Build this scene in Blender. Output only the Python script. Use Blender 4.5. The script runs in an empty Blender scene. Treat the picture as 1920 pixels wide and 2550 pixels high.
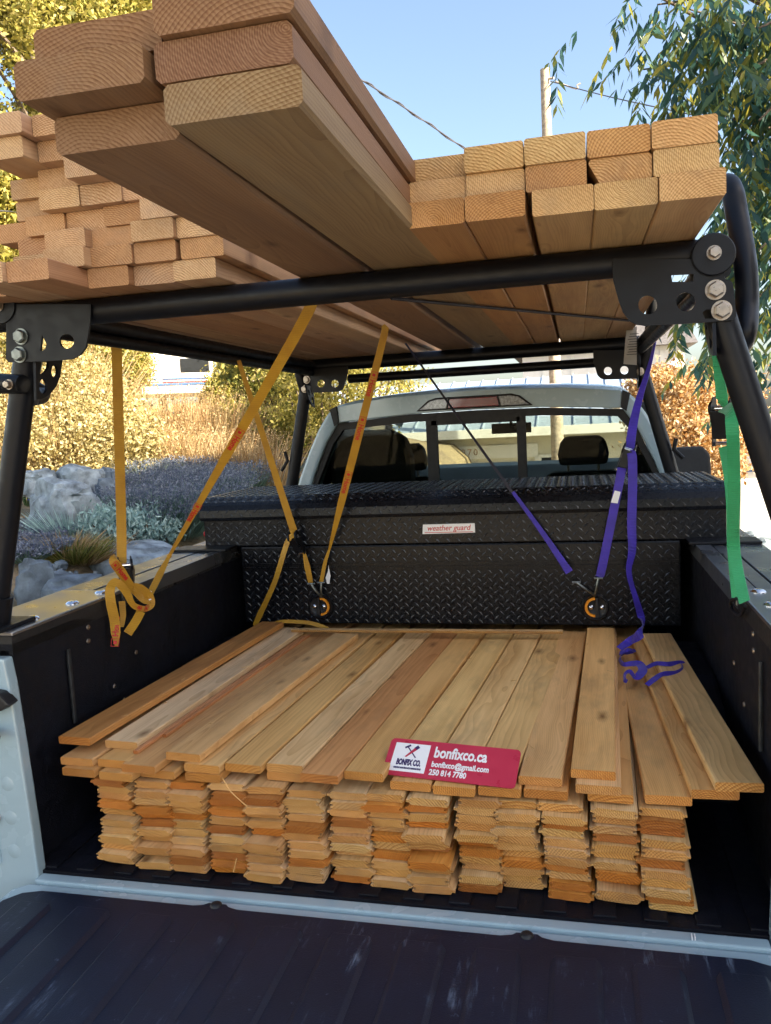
import bpy, bmesh, math, random
import numpy as np
from mathutils import Vector, Matrix, noise
random.seed(7); rng = np.random.default_rng(7)
rad = math.radians
D = bpy.data
S = bpy.context.scene
COL = S.collection

# ------------------------------------------------------------------ camera
# metres; bed floor z=0, rear edge of bed y=0, x=0 on the truck's centre line, y towards the cab
CAM = Vector((0.44477, -1.50200, 0.97463))
YAW, PIT, ROL, FPX = 0.23673, -0.10916, -0.05148, 2005.82     # focal length in pixels of a 1920x2550 frame
_f = Vector((-math.sin(YAW)*math.cos(PIT), math.cos(YAW)*math.cos(PIT), math.sin(PIT)))
_r0 = Vector((math.cos(YAW), math.sin(YAW), 0)); _u0 = _r0.cross(_f)
_r = math.cos(ROL)*_r0 + math.sin(ROL)*_u0
_u = -math.sin(ROL)*_r0 + math.cos(ROL)*_u0
cd = D.cameras.new('camera'); cam = D.objects.new('camera', cd); COL.objects.link(cam)
cam.matrix_world = Matrix(((_r.x, _u.x, -_f.x, CAM.x), (_r.y, _u.y, -_f.y, CAM.y), (_r.z, _u.z, -_f.z, CAM.z), (0, 0, 0, 1)))
cd.sensor_fit = 'VERTICAL'; cd.sensor_height = 36.0; cd.lens = 36.0*FPX/2550.0
cd.clip_start = 0.02; cd.clip_end = 900
S.camera = cam
S.render.resolution_x, S.render.resolution_y = 771, 1024

# ------------------------------------------------------------------ light
SUN_EL, SUN_AZ = rad(33), rad(110)      # azimuth clockwise from +y: the sun stands to the right, behind an added house
w = D.worlds.new('World'); S.world = w; w.use_nodes = True
wn = w.node_tree.nodes; wl = w.node_tree.links
sky = wn.new('ShaderNodeTexSky'); sky.sky_type = 'NISHITA'; sky.sun_disc = False
sky.sun_elevation = SUN_EL; sky.sun_rotation = SUN_AZ
sky.air_density = 1.0; sky.dust_density = 3.0; sky.ozone_density = 1.0
bg = wn['Background']; bg.inputs['Strength'].default_value = 0.083
wl.new(sky.outputs[0], bg.inputs['Color'])
sd = D.lights.new('sun', 'SUN'); sd.energy = 5.0; sd.angle = rad(0.5); sd.color = (1.0, 0.88, 0.68)
sun = D.objects.new('sun', sd); COL.objects.link(sun); sun.location = (-10, -30, 30)
_sd = Vector((math.sin(SUN_AZ)*math.cos(SUN_EL), math.cos(SUN_AZ)*math.cos(SUN_EL), math.sin(SUN_EL)))
sun.rotation_euler = (-_sd).to_track_quat('-Z', 'Y').to_euler()
S.view_settings.view_transform = 'Standard'; S.view_settings.look = 'None'
S.view_settings.exposure = 2.15; S.view_settings.gamma = 1.0
S.render.engine = 'CYCLES'
S.cycles.max_bounces = 7; S.cycles.diffuse_bounces = 3; S.cycles.glossy_bounces = 3; S.cycles.transparent_max_bounces = 12; S.cycles.caustics_reflective = False; S.cycles.caustics_refractive = False; S.cycles.adaptive_threshold = .02

# ------------------------------------------------------------------ pixel helpers (pixels of the 1920x2550 frame)
def ray(u, v):
    return _r*((u-960)/FPX) + _u*((1275-v)/FPX) + _f
def P(u, v, ax, val):
    d = ray(u, v); i = 'xyz'.index(ax)
    return CAM + d*((val-CAM[i])/d[i])
def PD(u, v, depth):
    return CAM + ray(u, v)*depth
def Q(x, y): return (x*1.1525, y*1.1525)      # half-size view to frame pixels

# ------------------------------------------------------------------ mesh helpers
class MB:
    def __init__(s): s.v = []; s.f = []
    def box(s, c, d, rot=None):
        c = Vector(c); i0 = len(s.v)
        for sx in (-.5, .5):
            for sy in (-.5, .5):
                for sz in (-.5, .5):
                    p = Vector((sx*d[0], sy*d[1], sz*d[2]))
                    if rot is not None: p = rot @ p
                    s.v.append(c+p)
        for q in ((0,1,3,2),(4,6,7,5),(0,4,5,1),(2,3,7,6),(0,2,6,4),(1,5,7,3)): s.f.append([i0+k for k in q])
        return s
    def span(s, a, b):
        return s.box([(a[i]+b[i])/2 for i in range(3)], [abs(b[i]-a[i]) for i in range(3)])
    def rings(s, rings, closed=True, caps=True):
        n = len(rings[0]); i0 = len(s.v)
        for r in rings: s.v.extend(Vector(p) for p in r)
        for k in range(len(rings)-1):
            for j in range(n if closed else n-1):
                a = i0+k*n+j; b = i0+k*n+(j+1) % n
                s.f.append([a, b, b+n, a+n])
        if caps:
            s.f.append([i0+j for j in range(n)][::-1]); s.f.append([i0+(len(rings)-1)*n+j for j in range(n)])
        return s
    def tube(s, pts, r, n=12, caps=True):
        pts = [Vector(p) for p in pts]; R = r if isinstance(r, (list, tuple)) else [r]*len(pts)
        rings = []; up = None
        for k, p in enumerate(pts):
            t = (pts[min(k+1, len(pts)-1)]-pts[max(k-1, 0)]).normalized()
            if up is None:
                up = Vector((0, 0, 1)) if abs(t.z) < .9 else Vector((1, 0, 0))
            a = (up - t*up.dot(t)).normalized(); b = t.cross(a); up = a
            rings.append([p + a*(R[k]*math.cos(2*math.pi*j/n)) + b*(R[k]*math.sin(2*math.pi*j/n)) for j in range(n)])
        return s.rings(rings, True, caps)
    def ribbon(s, pts, nrm, width, th=.0016):
        pts = [Vector(p) for p in pts]; rings = []
        for k, p in enumerate(pts):
            t = (pts[min(k+1, len(pts)-1)]-pts[max(k-1, 0)]).normalized()
            nn = Vector(nrm[k]) if isinstance(nrm, list) else Vector(nrm)
            wd = t.cross(nn).normalized(); nn = wd.cross(t).normalized()
            W = width[k] if isinstance(width, list) else width
            rings.append([p-wd*W/2-nn*th/2, p+wd*W/2-nn*th/2, p+wd*W/2+nn*th/2, p-wd*W/2+nn*th/2])
        return s.rings(rings)
    def prism(s, poly, a, b):      # poly of Vectors swept from offset a to offset b
        return s.rings([[Vector(p)+Vector(a) for p in poly], [Vector(p)+Vector(b) for p in poly]])
    def lathe(s, prof, c, ax, n=24):   # prof: (r, h) pairs, around axis ax through c
        ax = Vector(ax).normalized(); t = Vector((0, 0, 1)) if abs(ax.z) < .9 else Vector((1, 0, 0))
        a = (t-ax*t.dot(ax)).normalized(); b = ax.cross(a); c = Vector(c)
        return s.rings([[c+ax*h+a*(r*math.cos(2*math.pi*j/n))+b*(r*math.sin(2*math.pi*j/n)) for j in range(n)] for r, h in prof])
    def build(s, name, mat, parent=None, smooth=False, bevel=0):
        me = D.meshes.new(name); me.from_pydata([tuple(p) for p in s.v], [], s.f); 
        bm = bmesh.new(); bm.from_mesh(me); bmesh.ops.recalc_face_normals(bm, faces=bm.faces)
        if bevel: bmesh.ops.bevel(bm, geom=[e for e in bm.edges if e.is_manifold and e.calc_face_angle(0) > .5], offset=bevel, segments=2, affect='EDGES', profile=.6, clamp_overlap=True)
        bm.to_mesh(me); bm.free(); me.update()
        return link(name, me, mat, parent, smooth)

def link(name, me, mat, parent=None, smooth=False):
    o = D.objects.new(name, me); COL.objects.link(o)
    if mat and not me.materials: me.materials.append(mat)
    if smooth:
        try: me.shade_smooth()
        except Exception: pass
        try: me.set_sharp_from_angle(angle=rad(40))
        except Exception: pass
    if parent is not None: o.parent = parent; o.matrix_parent_inverse = parent.matrix_world.inverted()
    return o
def empty(name, loc=(0, 0, 0)):
    o = D.objects.new(name, None); COL.objects.link(o); o.location = loc; o.empty_display_size = .1
    o.matrix_world = Matrix.Translation(loc); return o
def tag(o, label=None, cat=None, group=None, kind=None):
    if label: o['label'] = label
    if cat: o['category'] = cat
    if group: o['group'] = group
    if kind: o['kind'] = kind
    return o
def spline(pts, n=8):
    pts = [Vector(p) for p in pts]; out = []
    for i in range(len(pts)-1):
        p0 = pts[max(i-1, 0)]; p1 = pts[i]; p2 = pts[i+1]; p3 = pts[min(i+2, len(pts)-1)]
        for k in range(n):
            t = k/n
            out.append(.5*((2*p1)+(p2-p0)*t+(2*p0-5*p1+4*p2-p3)*t*t+(3*p1-p0-3*p2+p3)*t**3))
    out.append(pts[-1]); return out
def plate(name, outline, holes, thick, mat, parent, frame):
    """flat plate with holes; outline and holes are 2-D, frame(a,b,t) gives the 3-D point"""
    bm = bmesh.new(); edges = []
    def loop(pts):
        vs = [bm.verts.new((p[0], p[1], 0)) for p in pts]
        for i in range(len(vs)): edges.append(bm.edges.new((vs[i], vs[(i+1) % len(vs)])))
    loop(outline)
    for h in holes: loop(h)
    bmesh.ops.triangle_fill(bm, use_beauty=True, use_dissolve=False, edges=edges)
    g = bmesh.ops.extrude_face_region(bm, geom=list(bm.faces))
    for e in g['geom']:
        if isinstance(e, bmesh.types.BMVert): e.co.z = 1.0
    for v in bm.verts: v.co = Vector(frame(v.co.x, v.co.y, v.co.z*thick))
    bmesh.ops.recalc_face_normals(bm, faces=bm.faces)
    me = D.meshes.new(name); bm.to_mesh(me); bm.free()
    return link(name, me, mat, parent)
def circ(cx, cy, r, n=20, ry=None):
    ry = ry or r
    return [(cx+r*math.cos(2*math.pi*k/n), cy+ry*math.sin(2*math.pi*k/n)) for k in range(n)]
def text(name, body, size, mat, parent, M, bold=0.0, sx=1.0, shear=0.0, space=1.0, align='CENTER'):
    cu = D.curves.new(name, 'FONT'); cu.body = body; cu.size = size; cu.align_x = align; cu.align_y = 'CENTER'
    cu.offset = bold; cu.extrude = .0003; cu.shear = shear; cu.space_character = space; cu.resolution_u = 3
    t = D.objects.new(name+'_curve', cu); COL.objects.link(t)
    dg = bpy.context.evaluated_depsgraph_get(); me = D.meshes.new_from_object(t.evaluated_get(dg))
    D.objects.remove(t); D.curves.remove(cu)
    me.transform(Matrix.Diagonal((sx, 1, 1, 1))); me.transform(M); me.materials.clear(); me.name = name
    return link(name, me, mat, parent)
def basis(o, x, y):
    x = Vector(x).normalized(); y = Vector(y); y = (y-x*y.dot(x)).normalized(); z = x.cross(y)
    return Matrix(((x.x, y.x, z.x, o[0]), (x.y, y.y, z.y, o[1]), (x.z, y.z, z.z, o[2]), (0, 0, 0, 1)))

# ------------------------------------------------------------------ materials
def new_mat(name):
    m = D.materials.new(name); m.use_nodes = True; nt = m.node_tree
    return m, nt, nt.nodes, nt.links, nt.nodes['Principled BSDF']
def node(nt, typ, **kw):
    n = nt.nodes.new('ShaderNode'+typ)
    for k, v in kw.items():
        if k == 'inp':
            for a, b in v.items(): n.inputs[a].default_value = b
        else: setattr(n, k, v)
    return n
def math_n(nt, op, a, b=None, c=None):
    n = nt.nodes.new('ShaderNodeMath'); n.operation = op
    for i, x in enumerate((a, b, c)):
        if x is None: continue
        if isinstance(x, (int, float)): n.inputs[i].default_value = x
        else: nt.links.new(x, n.inputs[i])
    return n.outputs[0]
def rgb(c): return (c[0], c[1], c[2], 1)
def mix_n(nt, fac, a, b, mode='MIX'):
    n = nt.nodes.new('ShaderNodeMix'); n.data_type = 'RGBA'; n.blend_type = mode
    for i, x in ((0, fac), (6, a), (7, b)):
        if isinstance(x, (int, float)): n.inputs[i].default_value = x
        elif isinstance(x, tuple): n.inputs[i].default_value = rgb(x)
        else: nt.links.new(x, n.inputs[i])
    return n.outputs[2]
def ramp_n(nt, fac, stops):
    n = nt.nodes.new('ShaderNodeValToRGB'); e = n.color_ramp.elements
    while len(e) < len(stops): e.new(.5)
    for k, (p, c) in enumerate(stops): e[k].position = p; e[k].color = rgb(c) if isinstance(c, tuple) else (c, c, c, 1)
    nt.links.new(fac, n.inputs[0]); return n.outputs[0]
def plain(name, c, rough=.5, metal=0., var=.12, scale=18., bump=.0, bscale=150., c2=None, coat=0., spec=.5, obj=True):
    m, nt, N, L, B = new_mat(name)
    tc = node(nt, 'TexCoord'); co = tc.outputs['Object']
    nz = node(nt, 'TexNoise', inp={'Scale': scale, 'Detail': 6., 'Roughness': .6}); L.new(co, nz.inputs['Vector'])
    c2 = c2 or tuple(x*(1-2*var) for x in c); cc = tuple(min(1, x*(1+var)) for x in c)
    L.new(ramp_n(nt, nz.outputs[0], [(.3, c2), (.7, cc)]), B.inputs['Base Color'])
    B.inputs['Metallic'].default_value = metal; B.inputs['Specular IOR Level'].default_value = spec
    B.inputs['Coat Weight'].default_value = coat; B.inputs['Coat Roughness'].default_value = .12
    n2 = node(nt, 'TexNoise', inp={'Scale': scale*4, 'Detail': 4.}); L.new(co, n2.inputs['Vector'])
    L.new(ramp_n(nt, n2.outputs[0], [(.3, max(0, rough-.1)), (.7, min(1, rough+.1))]), B.inputs['Roughness'])
    if bump:
        n3 = node(nt, 'TexNoise', inp={'Scale': bscale, 'Detail': 5., 'Roughness': .65}); L.new(co, n3.inputs['Vector'])
        bp = node(nt, 'Bump', inp={'Strength': bump, 'Distance': .004}); L.new(n3.outputs[0], bp.inputs['Height']); L.new(bp.outputs[0], B.inputs['Normal'])
    return m
def wood(name, light, dark, end, ringmm=3.6, knot=.5, rough=.62, sat_end=.75):
    m, nt, N, L, B = new_mat(name)
    tc = node(nt, 'TexCoord'); oi = node(nt, 'ObjectInfo')
    off = node(nt, 'CombineXYZ')
    r1 = math_n(nt, 'MULTIPLY', oi.outputs['Random'], 31.7); r2 = math_n(nt, 'FRACT', math_n(nt, 'MULTIPLY', oi.outputs['Random'], 91.3)); r3 = math_n(nt, 'FRACT', math_n(nt, 'MULTIPLY', oi.outputs['Random'], 517.9))
    L.new(r1, off.inputs[0]); L.new(math_n(nt, 'MULTIPLY', r2, 40.), off.inputs[1]); L.new(math_n(nt, 'MULTIPLY', r3, 17.), off.inputs[2])
    va = node(nt, 'VectorMath', operation='ADD'); L.new(tc.outputs['Object'], va.inputs[0]); L.new(off.outputs[0], va.inputs[1])
    def nz(sc, scale, detail=4., rough_=.55):
        mp = node(nt, 'Mapping'); mp.inputs['Scale'].default_value = sc; L.new(va.outputs[0], mp.inputs[0])
        n = node(nt, 'TexNoise', inp={'Scale': scale, 'Detail': detail, 'Roughness': rough_}); L.new(mp.outputs[0], n.inputs['Vector']); return n.outputs[0]
    sp = node(nt, 'SeparateXYZ'); L.new(tc.outputs['Object'], sp.inputs[0])
    # growth rings as a solid: long lines on the faces, arcs on the cut ends
    wob = math_n(nt, 'MULTIPLY', math_n(nt, 'SUBTRACT', nz((1, .9, 1), 2.2, 2.), .5), .075)
    wob2 = math_n(nt, 'MULTIPLY', math_n(nt, 'SUBTRACT', nz((3, .8, 3), 3.1, 2.), .5), .03)
    cx = math_n(nt, 'MULTIPLY', math_n(nt, 'SUBTRACT', r2, .5), .14); cz = math_n(nt, 'MULTIPLY', math_n(nt, 'SUBTRACT', r3, .62), .16)
    dx = math_n(nt, 'ADD', math_n(nt, 'SUBTRACT', sp.outputs[0], cx), wob); dz = math_n(nt, 'ADD', math_n(nt, 'SUBTRACT', sp.outputs[2], cz), wob2)
    rr = math_n(nt, 'SQRT', math_n(nt, 'ADD', math_n(nt, 'MULTIPLY', dx, dx), math_n(nt, 'MULTIPLY', dz, dz)))
    ring = math_n(nt, 'FRACT', math_n(nt, 'MULTIPLY', rr, math_n(nt, 'MULTIPLY', math_n(nt, 'ADD', .62, math_n(nt, 'MULTIPLY', r3, .75)), 1000./ringmm)))
    ring = math_n(nt, 'POWER', ring, 2.2)
    grain = nz((60, 2.2, 60), 1.6, 4., .65); fig = nz((9, .8, 9), 1.7, 3.); mott = nz((1, 1, 1), 6., 3., .6)
    geo = node(nt, 'NewGeometry'); sn = node(nt, 'SeparateXYZ'); L.new(geo.outputs['Normal'], sn.inputs[0])
    isend = math_n(nt, 'GREATER_THAN', math_n(nt, 'ABSOLUTE', sn.outputs[1]), .7)
    f = math_n(nt, 'ADD', math_n(nt, 'MULTIPLY', ring, .20), math_n(nt, 'ADD', math_n(nt, 'MULTIPLY', grain, .45), math_n(nt, 'MULTIPLY', fig, .85)))
    long_c = ramp_n(nt, f, [(.46, light), (1.0, dark)])
    saw = node(nt, 'TexWave', inp={'Scale': 95., 'Distortion': 3.5, 'Detail': 3., 'Detail Scale': 2.}); saw.bands_direction = 'DIAGONAL'; L.new(va.outputs[0], saw.inputs['Vector'])
    fe = math_n(nt, 'MULTIPLY', .66, math_n(nt, 'ADD', math_n(nt, 'MULTIPLY', ring, .62), math_n(nt, 'ADD', math_n(nt, 'MULTIPLY', nz((1, .2, 1), 130., 4., .75), .62), math_n(nt, 'ADD', math_n(nt, 'MULTIPLY', mott, .75), math_n(nt, 'MULTIPLY', saw.outputs[1], .34)))))
    end_c = ramp_n(nt, fe, [(.50, end), (.90, tuple(x*sat_end*(.72, .56, .40)[i] for i, x in enumerate(end)))])
    col = mix_n(nt, isend, long_c, end_c)
    # knots
    mp = node(nt, 'Mapping'); mp.inputs['Scale'].default_value = (1., .42, .05); L.new(va.outputs[0], mp.inputs[0])
    vo = node(nt, 'TexVoronoi', voronoi_dimensions='2D'); vo.inputs['Scale'].default_value = 8.0; L.new(mp.outputs[0], vo.inputs['Vector'])
    sk = node(nt, 'SeparateColor'); L.new(vo.outputs['Color'], sk.inputs[0])
    kd = math_n(nt, 'ADD', vo.outputs['Distance'], math_n(nt, 'ADD', math_n(nt, 'MULTIPLY', math_n(nt, 'SUBTRACT', nz((1, .5, 1), 60., 4., .7), .5), .12), math_n(nt, 'MULTIPLY', sk.outputs[1], .05)))
    on = math_n(nt, 'MULTIPLY', math_n(nt, 'GREATER_THAN', sk.outputs[0], 1-knot), math_n(nt, 'SUBTRACT', 1., isend))
    kf = math_n(nt, 'MULTIPLY', ramp_n(nt, kd, [(.02, .9), (.075, .45), (.15, 0.)]), on)
    col = mix_n(nt, kf, col, (dark[0]*.35, dark[1]*.28, dark[2]*.22))
    # scuffs and handling dirt
    col = mix_n(nt, math_n(nt, 'MULTIPLY', ramp_n(nt, nz((2.2, .8, 2.2), 3., 4., .7), [(.52, 0.), (.75, 1.)]), .45), col, (.22, .17, .13))
    col = mix_n(nt, 1., col, oi.outputs['Color'], 'MULTIPLY')
    L.new(col, B.inputs['Base Color'])
    B.inputs['Roughness'].default_value = rough; B.inputs['Specular IOR Level'].default_value = .32
    h = math_n(nt, 'ADD', math_n(nt, 'MULTIPLY', grain, .7), math_n(nt, 'MULTIPLY', nz((1, 1, 1), 260., 3.), .5))
    h = math_n(nt, 'ADD', h, math_n(nt, 'MULTIPLY', isend, math_n(nt, 'ADD', math_n(nt, 'MULTIPLY', ring, .9), math_n(nt, 'MULTIPLY', nz((1, .2, 1), 70., 4., .7), 1.6))))
    bp = node(nt, 'Bump', inp={'Strength': .45, 'Distance': .002}); L.new(h, bp.inputs['Height']); L.new(bp.outputs[0], B.inputs['Normal'])
    return m
def leafmat(name, stops, trans=.35, rough=.55):
    m, nt, N, L, B = new_mat(name)
    g = node(nt, 'NewGeometry'); col = ramp_n(nt, g.outputs['Random Per Island'], stops)
    L.new(col, B.inputs['Base Color']); B.inputs['Roughness'].default_value = rough; B.inputs['Specular IOR Level'].default_value = .3
    tr = node(nt, 'BsdfTranslucent'); L.new(col, tr.inputs[0]); mx = node(nt, 'MixShader', inp={0: trans})
    L.new(B.outputs[0], mx.inputs[1]); L.new(tr.outputs[0], mx.inputs[2]); L.new(mx.outputs[0], N['Material Output'].inputs[0])
    return m
def glassmat(name, tint):
    m, nt, N, L, B = new_mat(name)
    t = node(nt, 'BsdfTransparent', inp={0: rgb(tuple(math.sqrt(x) for x in tint))}); g = node(nt, 'BsdfGlossy', inp={0: (1, 1, 1, 1), 1: .02})
    lw = node(nt, 'LayerWeight', inp={0: .5}); fac = math_n(nt, 'ADD', math_n(nt, 'MULTIPLY', math_n(nt, 'POWER', lw.outputs['Facing'], 5.), .6), .006)
    mx = node(nt, 'MixShader'); L.new(fac, mx.inputs[0]); L.new(t.outputs[0], mx.inputs[1]); L.new(g.outputs[0], mx.inputs[2]); L.new(mx.outputs[0], N['Material Output'].inputs[0]); return m
def webmat(name, c, c2, pitch=.0025, rough=.55):
    m, nt, N, L, B = new_mat(name)
    tc = node(nt, 'TexCoord'); wv = node(nt, 'TexWave', inp={'Scale': 1/pitch/6.3, 'Distortion': .6, 'Detail': 2.}); wv.bands_direction = 'Z'
    L.new(tc.outputs['Object'], wv.inputs['Vector'])
    nz = node(nt, 'TexNoise', inp={'Scale': 22., 'Detail': 6.}); L.new(tc.outputs['Object'], nz.inputs['Vector'])
    col = mix_n(nt, ramp_n(nt, nz.outputs[0], [(.35, 0.), (.7, 1.)]), c, c2)
    col = mix_n(nt, math_n(nt, 'MULTIPLY', wv.outputs[1], .18), col, tuple(x*.5 for x in c))
    L.new(col, B.inputs['Base Color']); B.inputs['Roughness'].default_value = rough; B.inputs['Sheen Weight'].default_value = .2
    bp = node(nt, 'Bump', inp={'Strength': .3, 'Distance': .001}); L.new(wv.outputs[1], bp.inputs['Height']); L.new(bp.outputs[0], B.inputs['Normal'])
    return m

M_FIR = wood('fir_lumber', (.60, .40, .23), (.36, .20, .105), (.66, .44, .235), 3.4, .45)
M_BEAM = wood('wide_fir_plank', (.35, .222, .122), (.185, .105, .058), (.29, .182, .100), 3.0, .3)
M_CEDAR = wood('cedar_board', (.90, .70, .42), (.54, .34, .155), (.60, .370, .145), 4.4, .34)
M_BLACKSTEEL = plain('black_powder_coat', (.0055, .0064, .0095), .42, 0, .1, 12, .04, 420, spec=.26)
M_TREAD = plain('black_tread_plate', (.0065, .0075, .0105), .29, 0, .12, 26, .03, 300, spec=.22)
M_LUG = plain('tread_lug_glint', (.030, .034, .042), .24, 0, .3, 30, 0, 300, spec=.6)  # lugs lighter than the plate: their glints are put into the colour
M_LINER = plain('bed_liner', (.0042, .0052, .0105), .60, 0, .3, 9, .35, 260, spec=.25)
M_GATE = None
M_RUBBER = plain('black_plastic', (.010, .010, .012), .5, 0, .2, 25, .1, 300)
M_RAIL = plain('rail_cap_gloss', (.17, .185, .21), .32, .8, .03, 3)
M_RPLATE = plain('rail_plate_metal', (.36, .36, .38), .36, 1., .02, 2)
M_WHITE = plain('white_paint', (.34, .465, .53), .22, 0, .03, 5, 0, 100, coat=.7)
M_BOLT = plain('zinc_bolt', (.36, .31, .26), .36, 1., .15, 60, .1, 400)
M_DKBOLT = plain('dull_bolt', (.24, .26, .25), .4, 1., .2, 60, .1, 400)
M_DKSTRIP = plain('dull_dark_metal', (.05, .055, .06), .45, .6, .3, 25)
M_CHROME = plain('bright_steel', (.75, .76, .78), .18, 1., .06, 60)
M_YEL = webmat('yellow_webbing', (.54, .285, .010), (.45, .22, .007))
M_PUR = webmat('purple_webbing', (.045, .018, .42), (.026, .011, .27))
M_GRN = webmat('green_webbing', (.03, .42, .17), (.02, .33, .13))
M_GREYWEB = webmat('grey_webbing', (.40, .37, .32), (.30, .28, .25))
M_ROPE = plain('dark_cord', (.025, .024, .035), .6)
M_RED = plain('red_print', (.55, .02, .02), .5, 0, .05)
M_ORANGE = plain('orange_ring', (.85, .30, .01), .4, 0, .08, 60)
M_SIGN = plain('crimson_sign', (.50, .035, .075), .35, 0, .05, 9)
M_SIGNW = plain('sign_white', (.85, .86, .88), .4, 0, .03, 9)
M_SIGNB = plain('sign_ink', (.05, .03, .12), .4, 0, .05, 9)
M_LENS = plain('red_lens', (.20, .008, .010), .12, 0, .08, 80, coat=1.)
M_CLEAR = plain('clear_lens', (.30, .31, .33), .12, 0, .3, 90, coat=1.)
M_GLASS = glassmat('tinted_glass', (.46, .50, .44))
M_WSHIELD = glassmat('windshield_glass', (.86, .90, .88))
M_TRIM = plain('cab_trim', (.010, .0105, .012), .6, 0, .2, 12)
M_SEAT = plain('seat_fabric', (.014, .014, .014), .8, 0, .2, 40, .2, 300)
M_DASH = plain('dash_plastic', (.05, .07, .08), .5, 0, .15, 12)
M_ROCK = plain('granite', (.27, .32, .35), .85, 0, .45, 11, 1., 30, c2=(.07, .085, .095))
M_ROCKD = plain('dark_granite', (.15, .19, .225), .85, 0, .45, 10, 1., 34, c2=(.04, .05, .06))
M_ASPHALT = plain('driveway_concrete', (.46, .44, .41), .9, 0, .12, 1.5, .4, 60)
M_PAVE = plain('pale_concrete', (.42, .40, .37), .9, 0, .12, 1.2, .4, 60)
M_TYRE = plain('tyre_rubber', (.02, .02, .02), .75, 0, .2, 30, .2, 100)
M_POLE = plain('weathered_pole', (.46, .38, .29), .9, 0, .25, 14, .6, 60)
M_WIRE = plain('wire', (.05, .05, .06), .6)
M_SIDING = plain('cream_siding', (.66, .62, .48), .7, 0, .05, 2)
M_TRIMW = plain('white_trim', (.74, .74, .70), .6, 0, .04, 3)
M_METROOF = plain('metal_roof', (.42, .50, .58), .35, .3, .06, 2)
M_SHADOWH = plain('shade_house_siding', (.40, .40, .39), .8, 0, .06, 2)  # walls of the unseen house added to block the sun
M_PALEBLUE = plain('bounce_house_siding', (.62, .72, .80), .8, 0, .05, 2)  # unseen house added as a reflector, tinted to cool the bounced sunlight
M_SHINGLE = plain('asphalt_shingle', (.12, .11, .11), .9, 0, .25, 8, .4, 40)
M_BARK = plain('bark', (.16, .12, .085), .95, 0, .35, 12, .8, 40)
M_LOG = plain('split_log', (.42, .24, .12), .9, 0, .4, 14, .4, 60)
M_CAMPER = plain('camper_white', (.74, .73, .70), .35, 0, .05, 2)
M_DARKGLASS = plain('dark_window', (.02, .022, .025), .08, 0, .1, 3)
M_BLUE = plain('blue_stripe', (.05, .12, .28), .4)
M_FENCE = plain('pale_fence_wood', (.52, .40, .27), .85, 0, .2, 10, .3, 80)

# ground: soil, dry grass and mulch blended by position
def groundmat():
    m, nt, N, L, B = new_mat('yard_ground'); tc = node(nt, 'TexCoord')
    a = node(nt, 'TexNoise', inp={'Scale': .6, 'Detail': 8., 'Roughness': .65}); b = node(nt, 'TexNoise', inp={'Scale': 22., 'Detail': 6.})
    for n in (a, b): L.new(tc.outputs['Object'], n.inputs['Vector'])
    c = mix_n(nt, ramp_n(nt, a.outputs[0], [(.4, 0.), (.62, 1.)]), (.20, .145, .09), (.36, .27, .14))
    c = mix_n(nt, ramp_n(nt, b.outputs[0], [(.3, 0.), (.7, .8)]), c, (.12, .10, .06))
    L.new(c, B.inputs['Base Color']); B.inputs['Roughness'].default_value = .95
    bp = node(nt, 'Bump', inp={'Strength': .8, 'Distance': .03}); L.new(b.outputs[0], bp.inputs['Height']); L.new(bp.outputs[0], B.inputs['Normal']); return m
M_GROUND = groundmat()
def gatemat():
    m, nt, N, L, B = new_mat('tailgate_liner'); tc = node(nt, 'TexCoord'); co = tc.outputs['Object']
    n1 = node(nt, 'TexNoise', inp={'Scale': 5., 'Detail': 8., 'Roughness': .7}); L.new(co, n1.inputs['Vector'])
    mp = node(nt, 'Mapping'); mp.inputs['Rotation'].default_value = (0, 0, .5); mp.inputs['Scale'].default_value = (26, 3.2, 1); L.new(co, mp.inputs[0])
    n2 = node(nt, 'TexNoise', inp={'Scale': 1.6, 'Detail': 7., 'Roughness': .75}); L.new(mp.outputs[0], n2.inputs['Vector'])
    n4 = node(nt, 'TexNoise', inp={'Scale': 48., 'Detail': 5., 'Roughness': .7}); L.new(co, n4.inputs['Vector'])
    sc = math_n(nt, 'MULTIPLY', ramp_n(nt, n2.outputs[0], [(.56, 0.), (.70, 1.)]), ramp_n(nt, n1.outputs[0], [(.48, 0.), (.62, 1.)]))
    c = mix_n(nt, ramp_n(nt, n1.outputs[0], [(.35, 0.), (.7, 1.)]), (.003, .0062, .019), (.0062, .0112, .031))
    sc = math_n(nt, 'MAXIMUM', sc, math_n(nt, 'MULTIPLY', ramp_n(nt, n4.outputs[0], [(.66, 0.), (.74, 1.)]), .55))
    c = mix_n(nt, math_n(nt, 'MULTIPLY', sc, .8), c, (.17, .22, .30))
    L.new(c, B.inputs['Base Color']); B.inputs['Roughness'].default_value = .5
    n3 = node(nt, 'TexNoise', inp={'Scale': 320., 'Detail': 4.}); L.new(co, n3.inputs['Vector'])
    bp = node(nt, 'Bump', inp={'Strength': .3, 'Distance': .002}); L.new(n3.outputs[0], bp.inputs['Height']); L.new(bp.outputs[0], B.inputs['Normal']); return m
M_GATE = gatemat()

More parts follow.
